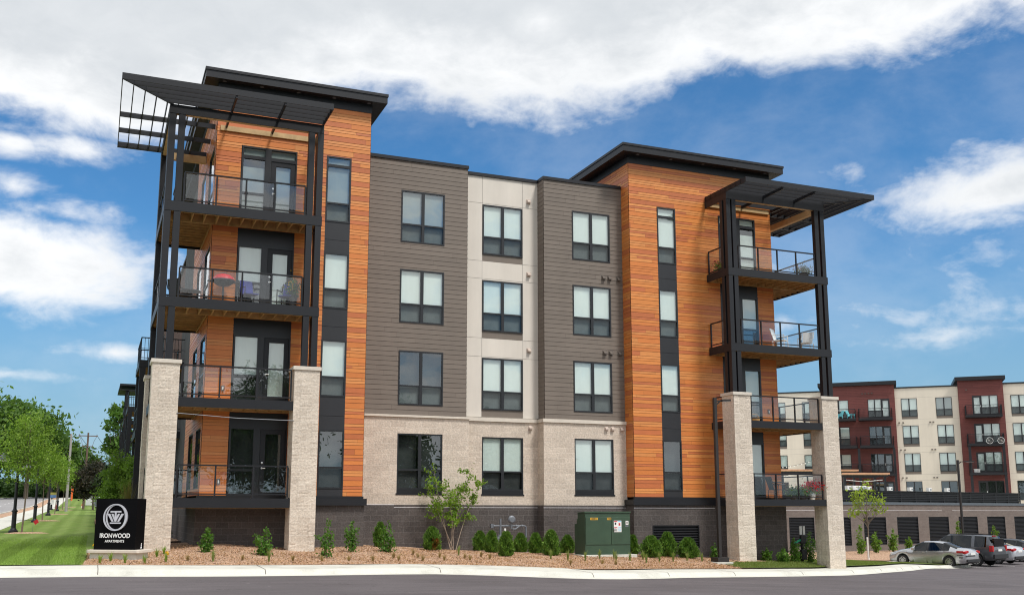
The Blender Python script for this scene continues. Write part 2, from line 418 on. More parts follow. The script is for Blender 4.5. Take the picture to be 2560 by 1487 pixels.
M['gunmetal'] = carpaint('grey_car_paint', (0.085, 0.092, 0.105), 0.45)
M['blackcar'] = carpaint('black_car_paint', (0.015, 0.015, 0.018), 0.2)

def groundmat(name, build, rough=0.95):
    m, n, b = newmat(name)
    ob = n.n('ShaderNodeTexCoord').outputs['Object']
    c, hgt, st, dist = build(n, ob)
    n.set(b.inputs['Base Color'], c); b.inputs['Roughness'].default_value = rough; b.inputs['Specular IOR Level'].default_value = 0.2
    if hgt is not None:
        bp_ = n.n('ShaderNodeBump'); bp_.inputs['Strength'].default_value = st; bp_.inputs['Distance'].default_value = dist
        n.set(bp_.inputs['Height'], hgt); n.set(b.inputs['Normal'], bp_.outputs[0])
    return m
def _asph(n, ob):
    fine = n.noise(ob, 60, 4, 0.7); big = n.noise(ob, 0.25, 5, 0.6); mid = n.noise(n.vmul(ob, (0.35, 2.2, 1)), 0.8, 6, 0.65)
    k = n.m('MULTIPLY', n.lin(fine, 0.3, 0.7, 0.72, 1.3), n.m('MULTIPLY', n.lin(big, 0.3, 0.7, 0.87, 1.14), n.lin(mid, 0.3, 0.7, 0.84, 1.14)))
    sk = n.smooth(n.noise(ob, 7.0, 2, .5), .74, .78)
    k = n.m('ADD', k, n.m('MULTIPLY', sk, 1.4))
    ck = n.noise(n.vadd(ob, n.vmul(ob, (0.0, 0.0, 0.0))), 0.32, 5, .6)
    crack = n.smooth(n.m('ABSOLUTE', n.m('SUBTRACT', ck, .5)), .004, .0)
    k = n.m('MULTIPLY', k, n.m('SUBTRACT', 1.0, n.m('MULTIPLY', crack, .30)))
    return n.mix(1.0, (0.115, 0.103, 0.108, 1), k, 'MULTIPLY'), fine, 0.5, 0.02
M['asphalt'] = groundmat('asphalt', _asph, 0.85)
def _road(n, ob):
    fine = n.noise(ob, 8, 4, 0.7); big = n.noise(ob, 0.1, 4, 0.6)
    return n.mix(1.0, (0.30, 0.29, 0.29, 1), n.m('MULTIPLY', n.lin(fine, .3, .7, .9, 1.1), n.lin(big, .3, .7, .9, 1.1)), 'MULTIPLY'), fine, 0.2, 0.02
M['road'] = groundmat('street_paving', _road)
def _conc(n, ob):
    fine = n.noise(ob, 30, 6, 0.7); big = n.noise(ob, 0.8, 6, 0.65)
    c = n.mix(n.smooth(big, 0.45, 0.75), (0.60, 0.595, 0.535, 1), (0.45, 0.44, 0.39, 1))
    st = n.smooth(n.noise(n.vmul(ob, (1, 1, 6)), 1.7, 8, 0.75), 0.60, 0.80)
    c = n.mix(n.m('MULTIPLY', st, 0.6), c, (0.27, 0.255, 0.23, 1))
    return n.mix(1.0, c, n.lin(fine, .3, .7, .9, 1.1), 'MULTIPLY'), fine, 0.2, 0.01
M['concrete'] = groundmat('concrete', _conc, 0.85)
def _lawn(n, ob):
    sp = n.n('ShaderNodeSeparateXYZ'); n.t.links.new(ob, sp.inputs[0])
    x = n.m('ADD', sp.outputs[0], n.m('MULTIPLY', n.m('SUBTRACT', n.noise(ob, 0.35, 2), 0.5), 0.5))
    stripe = n.lin(n.smooth(n.m('SINE', n.m('MULTIPLY', x, 5.2)), -0.9, 0.9), 0, 1, .22, .78)
    fine = n.noise(ob, 24, 6, 0.75); mid = n.noise(ob, 1.6, 5, 0.65); dry = n.noise(n.vadd(ob, (3, 8, 0)), 0.9, 4, 0.6)
    c = n.mix(stripe, (0.122, 0.195, 0.032, 1), (0.200, 0.280, 0.072, 1))
    c = n.mix(n.m('MULTIPLY', n.smooth(dry, 0.52, 0.75), 0.55), c, (0.21, 0.20, 0.075, 1))
    k = n.m('MULTIPLY', n.lin(fine, .25, .75, .55, 1.45), n.lin(mid, .3, .7, .82, 1.18))
    return n.mix(1.0, c, k, 'MULTIPLY'), fine, 0.9, 0.05
M['lawn'] = groundmat('mown_lawn', _lawn)
def _verge(n, ob):
    fine = n.noise(ob, 9, 6, 0.75); mid = n.noise(ob, 0.5, 5, 0.65)
    c = n.mix(n.smooth(mid, .4, .7), (0.075, 0.14, 0.025, 1), (0.14, 0.17, 0.05, 1))
    return n.mix(1.0, c, n.lin(fine, .25, .75, .6, 1.4), 'MULTIPLY'), fine, 0.8, 0.05
M['verge'] = groundmat('rough_grass', _verge)
def _mulch(n, ob):
    v = n.n('ShaderNodeTexVoronoi', feature='F1'); n.set(v.inputs['Vector'], n.vmul(ob, (1, 0.7, 1))); v.inputs['Scale'].default_value = 36
    sp = n.n('ShaderNodeSeparateColor'); n.t.links.new(v.outputs['Color'], sp.inputs[0])
    fine = n.noise(ob, 45, 5, 0.7); mid = n.noise(ob, 2.2, 6, 0.7)
    c = n.mix(sp.outputs[0], (0.38, 0.212, 0.132, 1), (0.82, 0.56, 0.39, 1))
    c = n.mix(n.smooth(sp.outputs[1], 0.75, 0.95), c, (0.70, 0.52, 0.36, 1))
    c = n.mix(n.m('MULTIPLY', n.smooth(sp.outputs[2], 0.72, 0.9), 0.8), c, (0.085, 0.05, 0.032, 1))
    k = n.m('MULTIPLY', n.lin(fine, .3, .7, .8, 1.2), n.lin(mid, .3, .7, .82, 1.15))
    return n.mix(1.0, c, k, 'MULTIPLY'), n.m('ADD', v.outputs[0], fine), 0.8, 0.05
M['mulch'] = groundmat('wood_chip_mulch', _mulch)
def _lawn2(n, ob):
    fine = n.noise(ob, 22, 6, 0.75); mid = n.noise(ob, 1.3, 5, 0.65)
    c = n.mix(n.smooth(mid, .40, .70), (0.105, 0.155, 0.040, 1), (0.20, 0.205, 0.085, 1))
    return n.mix(1.0, c, n.lin(fine, .25, .75, .6, 1.4), 'MULTIPLY'), fine, 0.9, 0.05
M['lawn2'] = groundmat('dry_lawn', _lawn2)
# ------------------------------------------------------------------ the lie of the land
def zA(X): return np.interp(X, [-200, -11, -2.3, 9.5, 18, 26, 34, 60, 200], [0, 0, -.15, -.6, -.9, -1.28, -1.62, -1.8, -2.0])
CX = [-60, -13.3, -11.5, -9, -7, -5, -3, -1, 0.4, 1.6, 2.6, 3.6, 4.8, 6.4, 8.3, 10.3, 12.4, 15.5, 18, 20.5, 24.8, 28.6, 32, 34.2, 35.6]
CY = [-8.3, -8.4, -8.8, -9.05, -9.0, -8.75, -8.45, -8.5, -8.95, -9.4, -9.6, -9.3, -8.75, -7.9, -7.2, -6.5, -5.75, -4.55, -2.95, -1, 2.3, 5.4, 8, 8.8, 8.9]
_cs = np.array(CX); _cy = np.array(CY)
def curbY(X):
    X = np.asarray(X, float)
    return sum(np.interp(X + d, _cs, _cy) for d in (-0.7, -0.35, 0, 0.35, 0.7)) / 5
def prof(Y): return np.interp(Y, [-40, -10, 10, 30, 54, 80, 109, 146, 197, 260, 700], [.17, .17, .18, .22, .55, .9, 1.3, 1.8, 3.3, 4.5, 9.5])
HX = [-12, -9.5, -7.4, -5, -2.6, -1, 1.9, 4.8, 8.5, 12, 15, 17.6, 22, 28, 34, 60]
HZ = [.40, .42, .52, .34, .40, .30, .13, .0, -.1, -.27, -.46, -.56, -.85, -1.15, -1.45, -1.62]
KW = 1.65                                    # width of the concrete strip behind the kerb face
def gz(X, Y):
    X = np.asarray(X, float); Y = np.asarray(Y, float)
    zc = zA(X) + .19; yb = curbY(X) + KW
    hb = np.interp(X, HX, HZ)
    t = np.clip((Y - yb) / np.maximum(-1.7 - yb, 1.5), 0, 1); t = t * t * (3 - 2 * t) * .5 + t * .5
    z = zc + (hb - zc) * t
    wl = np.clip((-11.0 - X) / 2.5, 0, 1)
    return z * (1 - wl) + np.maximum(prof(Y), .19) * wl
def g1(x, y): return float(gz(x, y))
def grid(name, xs, ys, zf, mat, kind='structure', dz=0.0):
    """ground sheet; xs 1-D, ys(x) -> 1-D array per column"""
    X = []; Y = []
    for x in xs:
        yy = ys(x); X.append(np.full(len(yy), x)); Y.append(yy)
    X = np.array(X); Y = np.array(Y); Z = zf(X, Y) + dz
    n, k = X.shape
    V = np.stack([X, Y, Z], 2).reshape(-1, 3)
    i = np.arange(n - 1)[:, None] * k + np.arange(k - 1)[None, :]
    F = np.stack([i, i + k, i + k + 1, i + 1], 2).reshape(-1, 4)
    o = npmesh(name, V, F, M[mat] if isinstance(mat, str) else mat, smooth=True)
    o['kind'] = kind
    return o
def lumps(X, Y, a=0.03):
    return a * (np.sin(X * 1.7 + 0.6 * Y) * np.sin(Y * 2.1 - 0.4 * X) + 0.6 * np.sin(3.9 * X + 1.1) * np.sin(4.3 * Y))

XS = np.linspace(-300, 400, 71)
def terr(X, Y):
    zr = zA(X) - 0.12; zl = np.maximum(prof(Y), 0.0) - 0.30
    wl = np.clip((-4 - X) / 3, 0, 1); wr = np.clip((X - 70) / 30, 0, 1)
    far = np.clip((Y - 60) / 200, 0, 1) * 2.5
    return (zr + far) * (1 - wl) + zl * wl
grid('ground', np.concatenate([np.linspace(-400, -20, 24), np.linspace(-16, 70, 40), np.linspace(80, 600, 20)]), lambda x: np.concatenate([np.linspace(-250, -12, 20), np.linspace(-8, 60, 30), np.linspace(70, 900, 40)]), terr, 'verge')
grid('parking_lot', np.linspace(-60, 130, 150), lambda x: np.linspace(-70, 60, 60), lambda X, Y: zA(X), 'asphalt')
# concrete kerb with its gutter lip, face, rounded top and broad back strip
XC = np.concatenate([np.arange(-60, -14, 2.0), np.arange(-14, 35.7, 0.25)])
def kerb():
    PR = [(-0.34, 0.004), (-0.12, 0.012), (-0.02, 0.03), (0.03, 0.085), (0.075, 0.128), (0.14, 0.15), (0.30, 0.155), (0.9, 0.168), (KW - 0.2, 0.18), (KW + 0.03, 0.188), (KW + 0.05, 0.0)]
    yc = curbY(XC); V = []
    # offset along the curve normal
    tx = np.gradient(XC); ty = np.gradient(yc); L = np.hypot(tx, ty); nx_, ny_ = -ty / L, tx / L
    for d, zz in PR:
        V.append(np.stack([XC + nx_ * d, yc + ny_ * d, zA(XC) + zz], 1))
    V = np.array(V); k, n, _ = V.shape; V = V.reshape(-1, 3)
    i = np.arange(k - 1)[:, None] * n + np.arange(n - 1)[None, :]
    F = np.stack([i, i + 1, i + n + 1, i + n], 2).reshape(-1, 4)
    o = npmesh('kerb', V, F, M['concrete'], smooth=True); o['kind'] = 'structure'
    # joints
    mb = MB()
    for x in (-18, -15.2, -11.1, -7.0, -2.0, 2.35, 5.6, 9.0, 12.9, 16.8, 21.0, 25.3, 30.1):
        y = float(curbY(x)); z = float(zA(x)); e = 0.004
        for (d0, z0), (d1, z1) in zip(PR[2:-1], PR[3:-1]):
            mb.face([(x - .008, y + d0, z + z0 + e), (x + .008, y + d0, z + z0 + e), (x + .008 , y + d1, z + z1 + e), (x - .008, y + d1, z + z1 + e)])
    j = mb.build('joint', M['gap'], o)
kerb()
def bed_y0(x): return float(curbY(x)) + KW - 0.06
# mulch bed between kerb and house
grid('mulch', np.arange(-11.5, 12.3, 0.16), lambda x: np.linspace(bed_y0(x), 3.2 if -9 > x else 1.4, 56), lambda X, Y: gz(X, Y) - .09 * np.clip((-11.5 + .40 * np.clip((Y + 6) / 8, 0, 1) - X) / .06, 0, 1) + lumps(X, Y, .02) * np.clip((Y - curbY(X) - KW) / .6, 0, 1), 'mulch')
grid('mulch', np.arange(-11.05, -8.2, 0.2), lambda x: np.linspace(2.9, 60, 110), lambda X, Y: np.maximum(gz(X, Y), prof(Y) + .05) + lumps(X, Y, .02) + .01, 'mulch')
# lawn on the street side
def lawn_z(X, Y): return np.where(Y > 5, np.maximum(gz(X, Y), prof(Y)), gz(X, Y)) - 0.07 * np.clip((X - (-11.52 + .40 * np.clip((Y + 6) / 8, 0, 1))) / .1, 0, 1) * np.clip((62 - Y) / 3, 0, 1)
grid('lawn', np.concatenate([np.linspace(-16.7, -11.7, 30), np.linspace(-11.6, -10.9, 15)]), lambda x: np.concatenate([np.linspace(bed_y0(x), 30, 90), np.linspace(31, 230, 80)]), lawn_z, 'lawn', dz=0.015)
grid('lawn', np.linspace(-60, -16.7, 10), lambda x: np.linspace(bed_y0(x), 2.0, 12), lambda X, Y: gz(X, Y) - .02, 'lawn')
grid('sidewalk', np.linspace(-19.1, -16.6, 4), lambda x: np.linspace(-6.5, 260, 120), lambda X, Y: np.maximum(prof(Y), .19) + .03, 'concrete')
grid('flower_strip', np.linspace(-20.6, -19.1, 4), lambda x: np.linspace(-6.5, 260, 120), lambda X, Y: np.maximum(prof(Y), .19) + .02, 'mulch')
grid('street', np.linspace(-31.5, -20.7, 6), lambda x: np.linspace(-6.5, 700, 220), lambda X, Y: np.maximum(prof(Y), .19) - .06, 'road')
grid('verge', np.linspace(-120, -31.5, 12), lambda x: np.linspace(-6.5, 500, 120), lambda X, Y: np.maximum(prof(Y), .19) + .08 + .02 * (-31.5 - X), 'verge')
mb = MB()
for y in np.arange(20, 240, 9.0):
    for x in (-25.9,):
        z0 = float(max(prof(y), .19)) - .055; z1 = float(max(prof(y + 3), .19)) - .055
        mb.face([(x, y, z0), (x + .14, y, z0), (x + .14, y + 3, z1), (x, y + 3, z1)])
o = mb.build('lane_marking', M['white']); o['kind'] = 'structure'
mb = MB()
for y0 in np.arange(-6, 240, 6.0):
    z0 = float(max(prof(y0), .19)) - .08; z1 = float(max(prof(y0 + 6), .19)) - .08
    for x0, x1 in ((-20.75, -20.58), (-31.62, -31.45)):
        mb.face([(x0, y0, z0 + .20), (x1, y0, z0 + .20), (x1, y0 + 6, z1 + .20), (x0, y0 + 6, z1 + .20)])
        mb.face([(x0, y0 + 6, z1), (x0, y0, z0), (x0, y0, z0 + .2), (x0, y0 + 6, z1 + .2)]); mb.face([(x1, y0, z0), (x1, y0 + 6, z1), (x1, y0 + 6, z1 + .2), (x1, y0, z0 + .2)])
o = mb.build('street_kerb', M['concrete']); o['kind'] = 'structure'
# grass, path and mulch at the right-hand end
def back_y(x): return float(np.interp(x, [12, 15, 16.6, 18, 21, 26, 30, 34, 37.4], [-2.9, -1.3, 0.4, 2.6, 4.6, 8.6, 11.6, 13.2, 13.2]))
def isl(X, Y):
    t = np.clip((Y - curbY(X) - KW) / 3, 0, 1)
    zz = gz(X, Y)
    fall = np.clip((X - 34.2) / 2.6, 0, 1)
    return np.minimum(zz, zA(X) + .24 + .15 * t) - .08 * fall - .11 * np.clip((X - 28) / 4, 0, 1) * t
grid('lawn', np.concatenate([np.linspace(10.9, 35.4, 80), np.linspace(35.6, 36.6, 5)]), lambda x: np.linspace(bed_y0(min(x, 35.5)) - (0 if x < 31 else min(1, (x - 31) / 2.4) * (KW - .32)), back_y(x), 16), isl, 'lawn2', dz=.02)
# kerbed nose of the grass island beside the parked cars
mb = MB()
nose = [(35.4, 9.05), (36.5, 9.15), (36.95, 9.6), (36.9, 11.0), (37.2, 13.3)]
for (x0, y0), (x1, y1) in zip(nose, nose[1:]):
    za, zb = float(zA(x0)) - .02, float(zA(x1)) - .02
    d = Vector((x1 - x0, y1 - y0, 0)).normalized(); n_ = Vector((-d.y, d.x, 0)) * .32
    a, b = Vector((x0, y0, za)), Vector((x1, y1, zb)); up = Vector((0, 0, .19))
    mb.face([a, b, b + up * .9 + n_ * .15, a + up * .9 + n_ * .15]); mb.face([a + up * .9 + n_ * .15, b + up * .9 + n_ * .15, b + up + n_, a + up + n_]); mb.face([b + n_, a + n_, a + up + n_, b + up + n_])
o = mb.build('island_kerb', M['concrete']); o['kind'] = 'structure'
grid('mulch', np.linspace(12.2, 36, 60), lambda x: np.linspace(back_y(x) - .05, back_y(x) + (3.0 if x < 22 else .05), 14), lambda X, Y: gz(X, Y) + .015, 'mulch')
# path to the cars, and the mulch along the garage wall
def strip(name, a0, a1, b0, b1, mat, dz, zf=None, n=40):
    s = np.linspace(0, 1, n); t = np.linspace(0, 1, 10)
    P0 = np.array(a0)[None] * (1 - s[:, None]) + np.array(a1)[None] * s[:, None]; P1 = np.array(b0)[None] * (1 - s[:, None]) + np.array(b1)[None] * s[:, None]
    P = P0[:, None] * (1 - t[None, :, None]) + P1[:, None] * t[None, :, None]
    Z = (zA(P[..., 0]) + dz) if zf is None else zf(P[..., 0], P[..., 1])
    V = np.concatenate([P, Z[..., None]], 2).reshape(-1, 3)
    i = np.arange(n - 1)[:, None] * 10 + np.arange(9)[None]
    F = np.stack([i, i + 10, i + 11, i + 1], 2).reshape(-1, 4)
    o = npmesh(name, V, F, M[mat], smooth=True); o['kind'] = 'structure'
strip('path', (16.0, 3.0), (70, 25.4), (16.0, 6.0), (70, 28.2), 'concrete', .16)
strip('mulch', (14.0, 5.5), (74, 29.0), (12.0, 22.0), (74, 38.2), 'mulch', .22)
# parking bay lines
mb = MB()
for k in range(6):
    x, y = 36.9 + 3.32 * k, 8.3 + 1.11 * k
    d = Vector((-.31, .95, 0)); s_ = Vector((.05, .016, 0))
    a = Vector((x, y, 0)); b = a + d * 5.2
    q = [a - s_, a + s_, b + s_, b - s_]
    for p in q: p.z = float(zA(p.x)) + .006
    mb.face(q)
o = mb.build('bay_line', M['white']); o['kind'] = 'structure'
# ------------------------------------------------------------------ facade builders
OR1, OR2, OR3, OR4 = (0.61, 0.232, 0.062), (0.57, 0.180, 0.040), (0.47, 0.135, 0.042), (0.60, 0.210, 0.048)
GRY = (0.172, 0.143, 0.120)
REDS = (0.165, 0.048, 0.042)
def siding(mb, O, u, n, u0, u1, z0, z1, holes=(), kind='orange', seed=1):
    """lap boards on a wall: rows with a dark reveal, cut round the openings, each board its own colour"""
    rr = random.Random(seed)
    O = Vector(O); u = Vector(u); n = Vector(n)
    def P(a, z, off): return O + u * a + n * off + Vector((0, 0, z))
    # backing
    cuts = sorted({u0, u1, *[c for h in holes for c in h[:2] if u0 < c < u1]})
    for a, b in zip(cuts, cuts[1:]):
        zs = [z0]; blocked = sorted((h[2], h[3]) for h in holes if h[0] < (a + b) / 2 < h[1])
        cur = z0
        for lo, hi in blocked:
            if lo > cur: mb.face([P(a, cur, 0), P(b, cur, 0), P(b, lo, 0), P(a, lo, 0)], 1, (0, 0, 0))
            cur = max(cur, hi)
        if cur < z1: mb.face([P(a, cur, 0), P(b, cur, 0), P(b, z1, 0), P(a, z1, 0)], 1, (0, 0, 0))
    row = 0; z = z0; gap = 0.006 if kind != 'red' else 0.012
    while z < z1 - .01:
        if kind == 'orange': hh = (.144, .095, .102, .196)[row % 4]; row += 1
        elif kind == 'gray': hh = .183
        else: hh = .19
        za, zb = z, min(z + hh, z1)
        seg = []
        a = u0 - rr.uniform(0, 2.5)
        while a < u1:
            if kind == 'orange':
                L = rr.uniform(1.4, 3.7); r = rr.random()
                pr_ = (.05, .52, .58) if hh > .18 else (.15, .50, .88) if hh > .12 else (.52, .64, .88)
                c = OR1 if r < pr_[0] else OR2 if r < pr_[1] else OR4 if r < pr_[2] else OR3
                k = rr.uniform(.93, 1.07); c = tuple(q * k for q in c)
            elif kind == 'gray':
                L = rr.uniform(2.6, 3.7); k = rr.uniform(.94, 1.06); c = tuple(q * k for q in GRY)
            else:
                L = rr.uniform(2.6, 3.7); k = rr.uniform(.90, 1.10); c = tuple(q * k for q in REDS)
            seg.append((a, a + L, c)); a += L
        zc = sorted({za, zb, *[c for h in holes for c in h[2:] if za < c < zb]})
        def off(q): return .018 - .010 * (q - za) / max(zb - za, .01)
        for lo, hi in zip(zc, zc[1:]):
            bl = sorted((h[0], h[1]) for h in holes if h[2] < (lo + hi) / 2 < h[3])
            cur = u0; iv = []
            for b0, b1 in bl:
                if b0 > cur: iv.append((cur, min(b0, u1)))
                cur = max(cur, b1)
            if cur < u1: iv.append((cur, u1))
            l2 = lo + gap if lo == za else lo
            if hi - l2 < .003: continue
            for i0, i1 in iv:
                for s0, s1, c in seg:
                    a, b = max(i0, s0), min(i1, s1)
                    if b - a < .01: continue
                    bj = b - (.004 if b == s1 else 0)
                    mb.face([P(a, l2, off(l2)), P(bj, l2, off(l2)), P(bj, hi, off(hi)), P(a, hi, off(hi))], 0, c)
                    if lo == za: mb.face([P(a, l2, 0), P(bj, l2, 0), P(bj, l2, off(l2)), P(a, l2, off(l2))], 0, c)
        z = zb
def rot_box(mb, O, u, n, a0, a1, d0, d1, z0, z1, mi=0, c=None):
    """box given in wall coordinates: along u, out along n, up"""
    O = Vector(O); u = Vector(u); n = Vector(n)
    def P(a, d, z): return O + u * a + n * d + Vector((0, 0, z))
    if a0 > a1: a0, a1 = a1, a0
    if d0 > d1: d0, d1 = d1, d0
    # outward n: front face is d1
    f = mb.face
    f([P(a0, d1, z0), P(a1, d1, z0), P(a1, d1, z1), P(a0, d1, z1)], mi, c); f([P(a1, d0, z0), P(a0, d0, z0), P(a0, d0, z1), P(a1, d0, z1)], mi, c)
    f([P(a0, d0, z0), P(a0, d1, z0), P(a0, d1, z1), P(a0, d0, z1)], mi, c); f([P(a1, d1, z0), P(a1, d0, z0), P(a1, d0, z1), P(a1, d1, z1)], mi, c)
    f([P(a0, d1, z1), P(a1, d1, z1), P(a1, d0, z1), P(a0, d0, z1)], mi, c); f([P(a0, d0, z0), P(a1, d0, z0), P(a1, d1, z0), P(a0, d1, z0)], mi, c)
def wallpanel(mb, O, u, n, u0, u1, z0, z1, holes=(), mi=0, depth=0.3, reveal=True):
    """flat wall sheet with openings and reveals"""
    O = Vector(O); u = Vector(u); n = Vector(n)
    def P(a, d, z): return O + u * a + n * d + Vector((0, 0, z))
    cuts = sorted({u0, u1, *[c for h in holes for c in h[:2] if u0 < c < u1]})
    for a, b in zip(cuts, cuts[1:]):
        cur = z0
        for lo, hi in sorted((h[2], h[3]) for h in holes if h[0] < (a + b) / 2 < h[1]):
            if lo > cur: mb.face([P(a, 0, cur), P(b, 0, cur), P(b, 0, lo), P(a, 0, lo)], mi)
            cur = max(cur, hi)
        if cur < z1: mb.face([P(a, 0, cur), P(b, 0, cur), P(b, 0, z1), P(a, 0, z1)], mi)
    if reveal:
        for a, b, lo, hi in holes:
            mb.face([P(a, 0, lo), P(b, 0, lo), P(b, -depth, lo), P(a, -depth, lo)], mi); mb.face([P(b, 0, hi), P(a, 0, hi), P(a, -depth, hi), P(b, -depth, hi)], mi)
            mb.face([P(a, 0, hi), P(a, 0, lo), P(a, -depth, lo), P(a, -depth, hi)], mi); mb.face([P(b, 0, lo), P(b, 0, hi), P(b, -depth, hi), P(b, -depth, lo)], mi)

def gquad(mb, y, a0, a1, z0, z1): mb.face([(a0, y, z0), (a1, y, z0), (a1, y, z1), (a0, y, z1)])
def window(par, O, u, n, a0, a1, z0, z1, cols=2, rail=0.35, transom=None, blind='blind', drop=1.0, sill=0.0, name='window', d=0.03, fw=0.055, lower='screen', detail=True):
    """window: frame mesh with children glass_pane, blind, room (what shows behind) and sill"""
    f = MB(); g = MB(); b = MB(); rm = MB()
    B = lambda mb, *a, **k: rot_box(mb, O, u, n, *a, **k)
    bot = z0 + sill
    B(f, a0, a0 + fw, -.08, d, bot, z1); B(f, a1 - fw, a1, -.08, d, bot, z1)
    B(f, a0 + fw, a1 - fw, -.08, d, z1 - fw, z1); B(f, a0 + fw, a1 - fw, -.08, d, bot, bot + fw)
    wcol = (a1 - a0) / cols
    for k in range(1, cols):
        c = a0 + wcol * k; B(f, c - .058, c + .058, -.08, d - .004, bot + fw, z1 - fw)
    zr = bot + (z1 - bot) * rail if rail else None
    ztr = transom
    for k in range(cols):
        p = a0 + wcol * k + (fw if k == 0 else .058); q = a0 + wcol * (k + 1) - (fw if k == cols - 1 else .058)
        if zr: B(f, p, q, -.07, d - .008, zr - .03, zr + .03)
        if ztr: B(f, p, q, -.07, d - .006, ztr - .05, ztr + .05)
        gd = d - .034; lo_ = zr if zr else bot + fw; g.face([Vector(O) + Vector(u) * a_ + Vector(n) * gd + Vector((0, 0, z_)) for a_, z_ in ((p, lo_), (q, lo_), (q, z1 - fw), (p, z1 - fw))])
        if zr: g.face([Vector(O) + Vector(u) * a_ + Vector(n) * gd + Vector((0, 0, z_)) for a_, z_ in ((p, bot + fw), (q, bot + fw), (q, zr), (p, zr))], 1)
        top = (ztr - .05) if ztr else z1 - fw
        lo = zr if zr else bot + fw
        if blind:
            zb = top - (top - lo) * drop
            B(b, p, q, -.075, -.068, zb, top)
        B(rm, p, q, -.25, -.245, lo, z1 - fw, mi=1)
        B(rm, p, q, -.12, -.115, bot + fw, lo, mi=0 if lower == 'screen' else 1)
        if ztr: B(b, p, q, -.075, -.068, ztr + .05, z1 - fw)
    o = f.build(name, M['frame'], par)
    g.build('glass_pane', [M['glass'], M['glasslow']], o)
    if b.f: b.build('blind', M[blind or 'blind'], o)
    rm.build('room', [M['screen'], M['dim']], o)
    if sill:
        s = MB(); B(s, a0 - .01, a1 + .01, -.08, .045, z0 + .06, bot); B(s, a0 - .03, a1 + .03, -.08, .07, z0, z0 + .06); s.build('sill', M['black'], o)
    return o

# ------------------------------------------------------------------ the near apartment building
YE, YD, YB, YLB, YRB = -1.856, -0.655, 0.581, -3.16, -2.276
bld = thing('apartment_building', 'near apartment building with two orange board towers, taupe bays and corner balconies', 'building', (0, 0, 0))
UX, NY = (1, 0, 0), (0, -1, 0)
FE = [(2.08, 4.34), (5.49, 7.49), (8.61, 10.62), (11.75, 14.19)]
# --- left tower
door_top = [4.34, 7.47, 10.60, 14.16]
deck_t = [1.98, 5.14, 8.35, 11.52]; deck_b = [1.68, 4.84, 8.03, 11.19]
hl = [(-4.265, -3.365, 2.08, 14.19)]
for k in range(4): hl.append((-7.27, -5.33, deck_t[k] + .01, (deck_b[k + 1] if k < 3 else 14.17)))
mb = MB(); siding(mb, (0, YE, 0), UX, NY, -8.12, -2.675, 2.08, 16.03, hl, 'orange', 3)
# street side of the tower: boards between tall glass
HSID = []
for zb, zt in ((2.3, 4.34), (5.45, 7.47), (8.6, 10.6), (11.7, 14.15)):
    HSID += [(-0.23, 1.44, zb, zt), (-3.05, -1.39, zb, zt)]
siding(mb, (-8.12, 0, 0), (0, -1, 0), (-1, 0, 0), -4.85, -YE, 2.08, 16.03, HSID, 'orange', 5)
siding(mb, (-2.675, 0, 0), (0, 1, 0), (1, 0, 0), YE, 4.0, 2.08, 16.03, (), 'orange', 6)
mb.build('orange_siding_wall', [M['orange'], M['gap']], bld)
# --- right tower
hr = [(10.07, 10.965, 2.14, 14.275), (13.12, 15.02, 2.07, 4.90), (13.12, 15.02, 5.23, 8.06), (13.12, 15.02, 8.37, 11.22), (13.12, 15.02, 11.53, 14.24)]
mb = MB(); siding(mb, (0, YD, 0), UX, NY, 8.745, 15.86, 2.14, 16.06, hr, 'orange', 11)
siding(mb, (8.745, 0, 0), (0, -1, 0), (-1, 0, 0), -11.0, -YD, 2.14, 16.06, (), 'orange', 12)
siding(mb, (15.86, 0, 0), (0, 1, 0), (1, 0, 0), YD, 11.0, 2.14, 16.06, (), 'orange', 13)
mb.build('orange_siding_wall', [M['orange'], M['gap']], bld)
# dark cores inside the shells, so no light leaks through
mb = MB(); mb.box(-7.8, -2.9, YE + .32, 14, 0, 16.0); mb.box(9.0, 15.6, YD + .32, 11, 0, 16.0); mb.box(-2.6, 8.7, 1.0, 14, 0, 15.0); mb.box(-7.2, -2.6, 14, 78, 0, 15.0)
mb.build('core', M['dim'], bld)
# corner trims
mb = MB()
for x, y in ((-8.12, YE), (8.745, YD)): mb.box(x - .026, x + .01, y - .026, y + .01, 2.1, 16.03)
mb.build('corner_trim', colmat('trim_board', .6), bld) if False else None
# --- black strips with stacked windows
FR = (-4.265, -3.365)
for (x0, x1, y, zs, zbot, hi) in ((-4.265, -3.365, YE, [(2.33, 4.34), (5.49, 7.49), (8.61, 10.62), (11.75, 14.19)], 2.08, 'E'), (10.07, 10.965, YD, [(2.40, 4.43), (5.58, 7.57), (8.70, 10.72), (11.83, 14.275)], 2.14, 'D')):
    prev = zbot
    for (a, b) in zs:
        mid = prev + (a - prev) * .42
        for p_, q_ in (((prev, mid - .005), (mid + .005, a)) if a - prev > .4 else ((prev, a),)):
            mb = MB(); rot_box(mb, (0, y, 0), UX, NY, x0, x1, -.1, .012, p_, q_); mb.build('black_panel', M['blackpanel'], bld)
        prev = b
    for k, (a, b) in enumerate(zs):
        kw = dict(cols=1, rail=.345, blind='blind', drop=1.0)
        if k == 0: kw = dict(cols=1, rail=.36, blind=None, lower='dim')
        if k == 3: kw = dict(cols=1, rail=.285, transom=(13.84 if hi == 'E' else 13.86), blind='blindgrey' if hi == 'E' else 'blind', drop=1.0)
        window(bld, (0, y, 0), UX, NY, x0, x1, a, b, **kw)
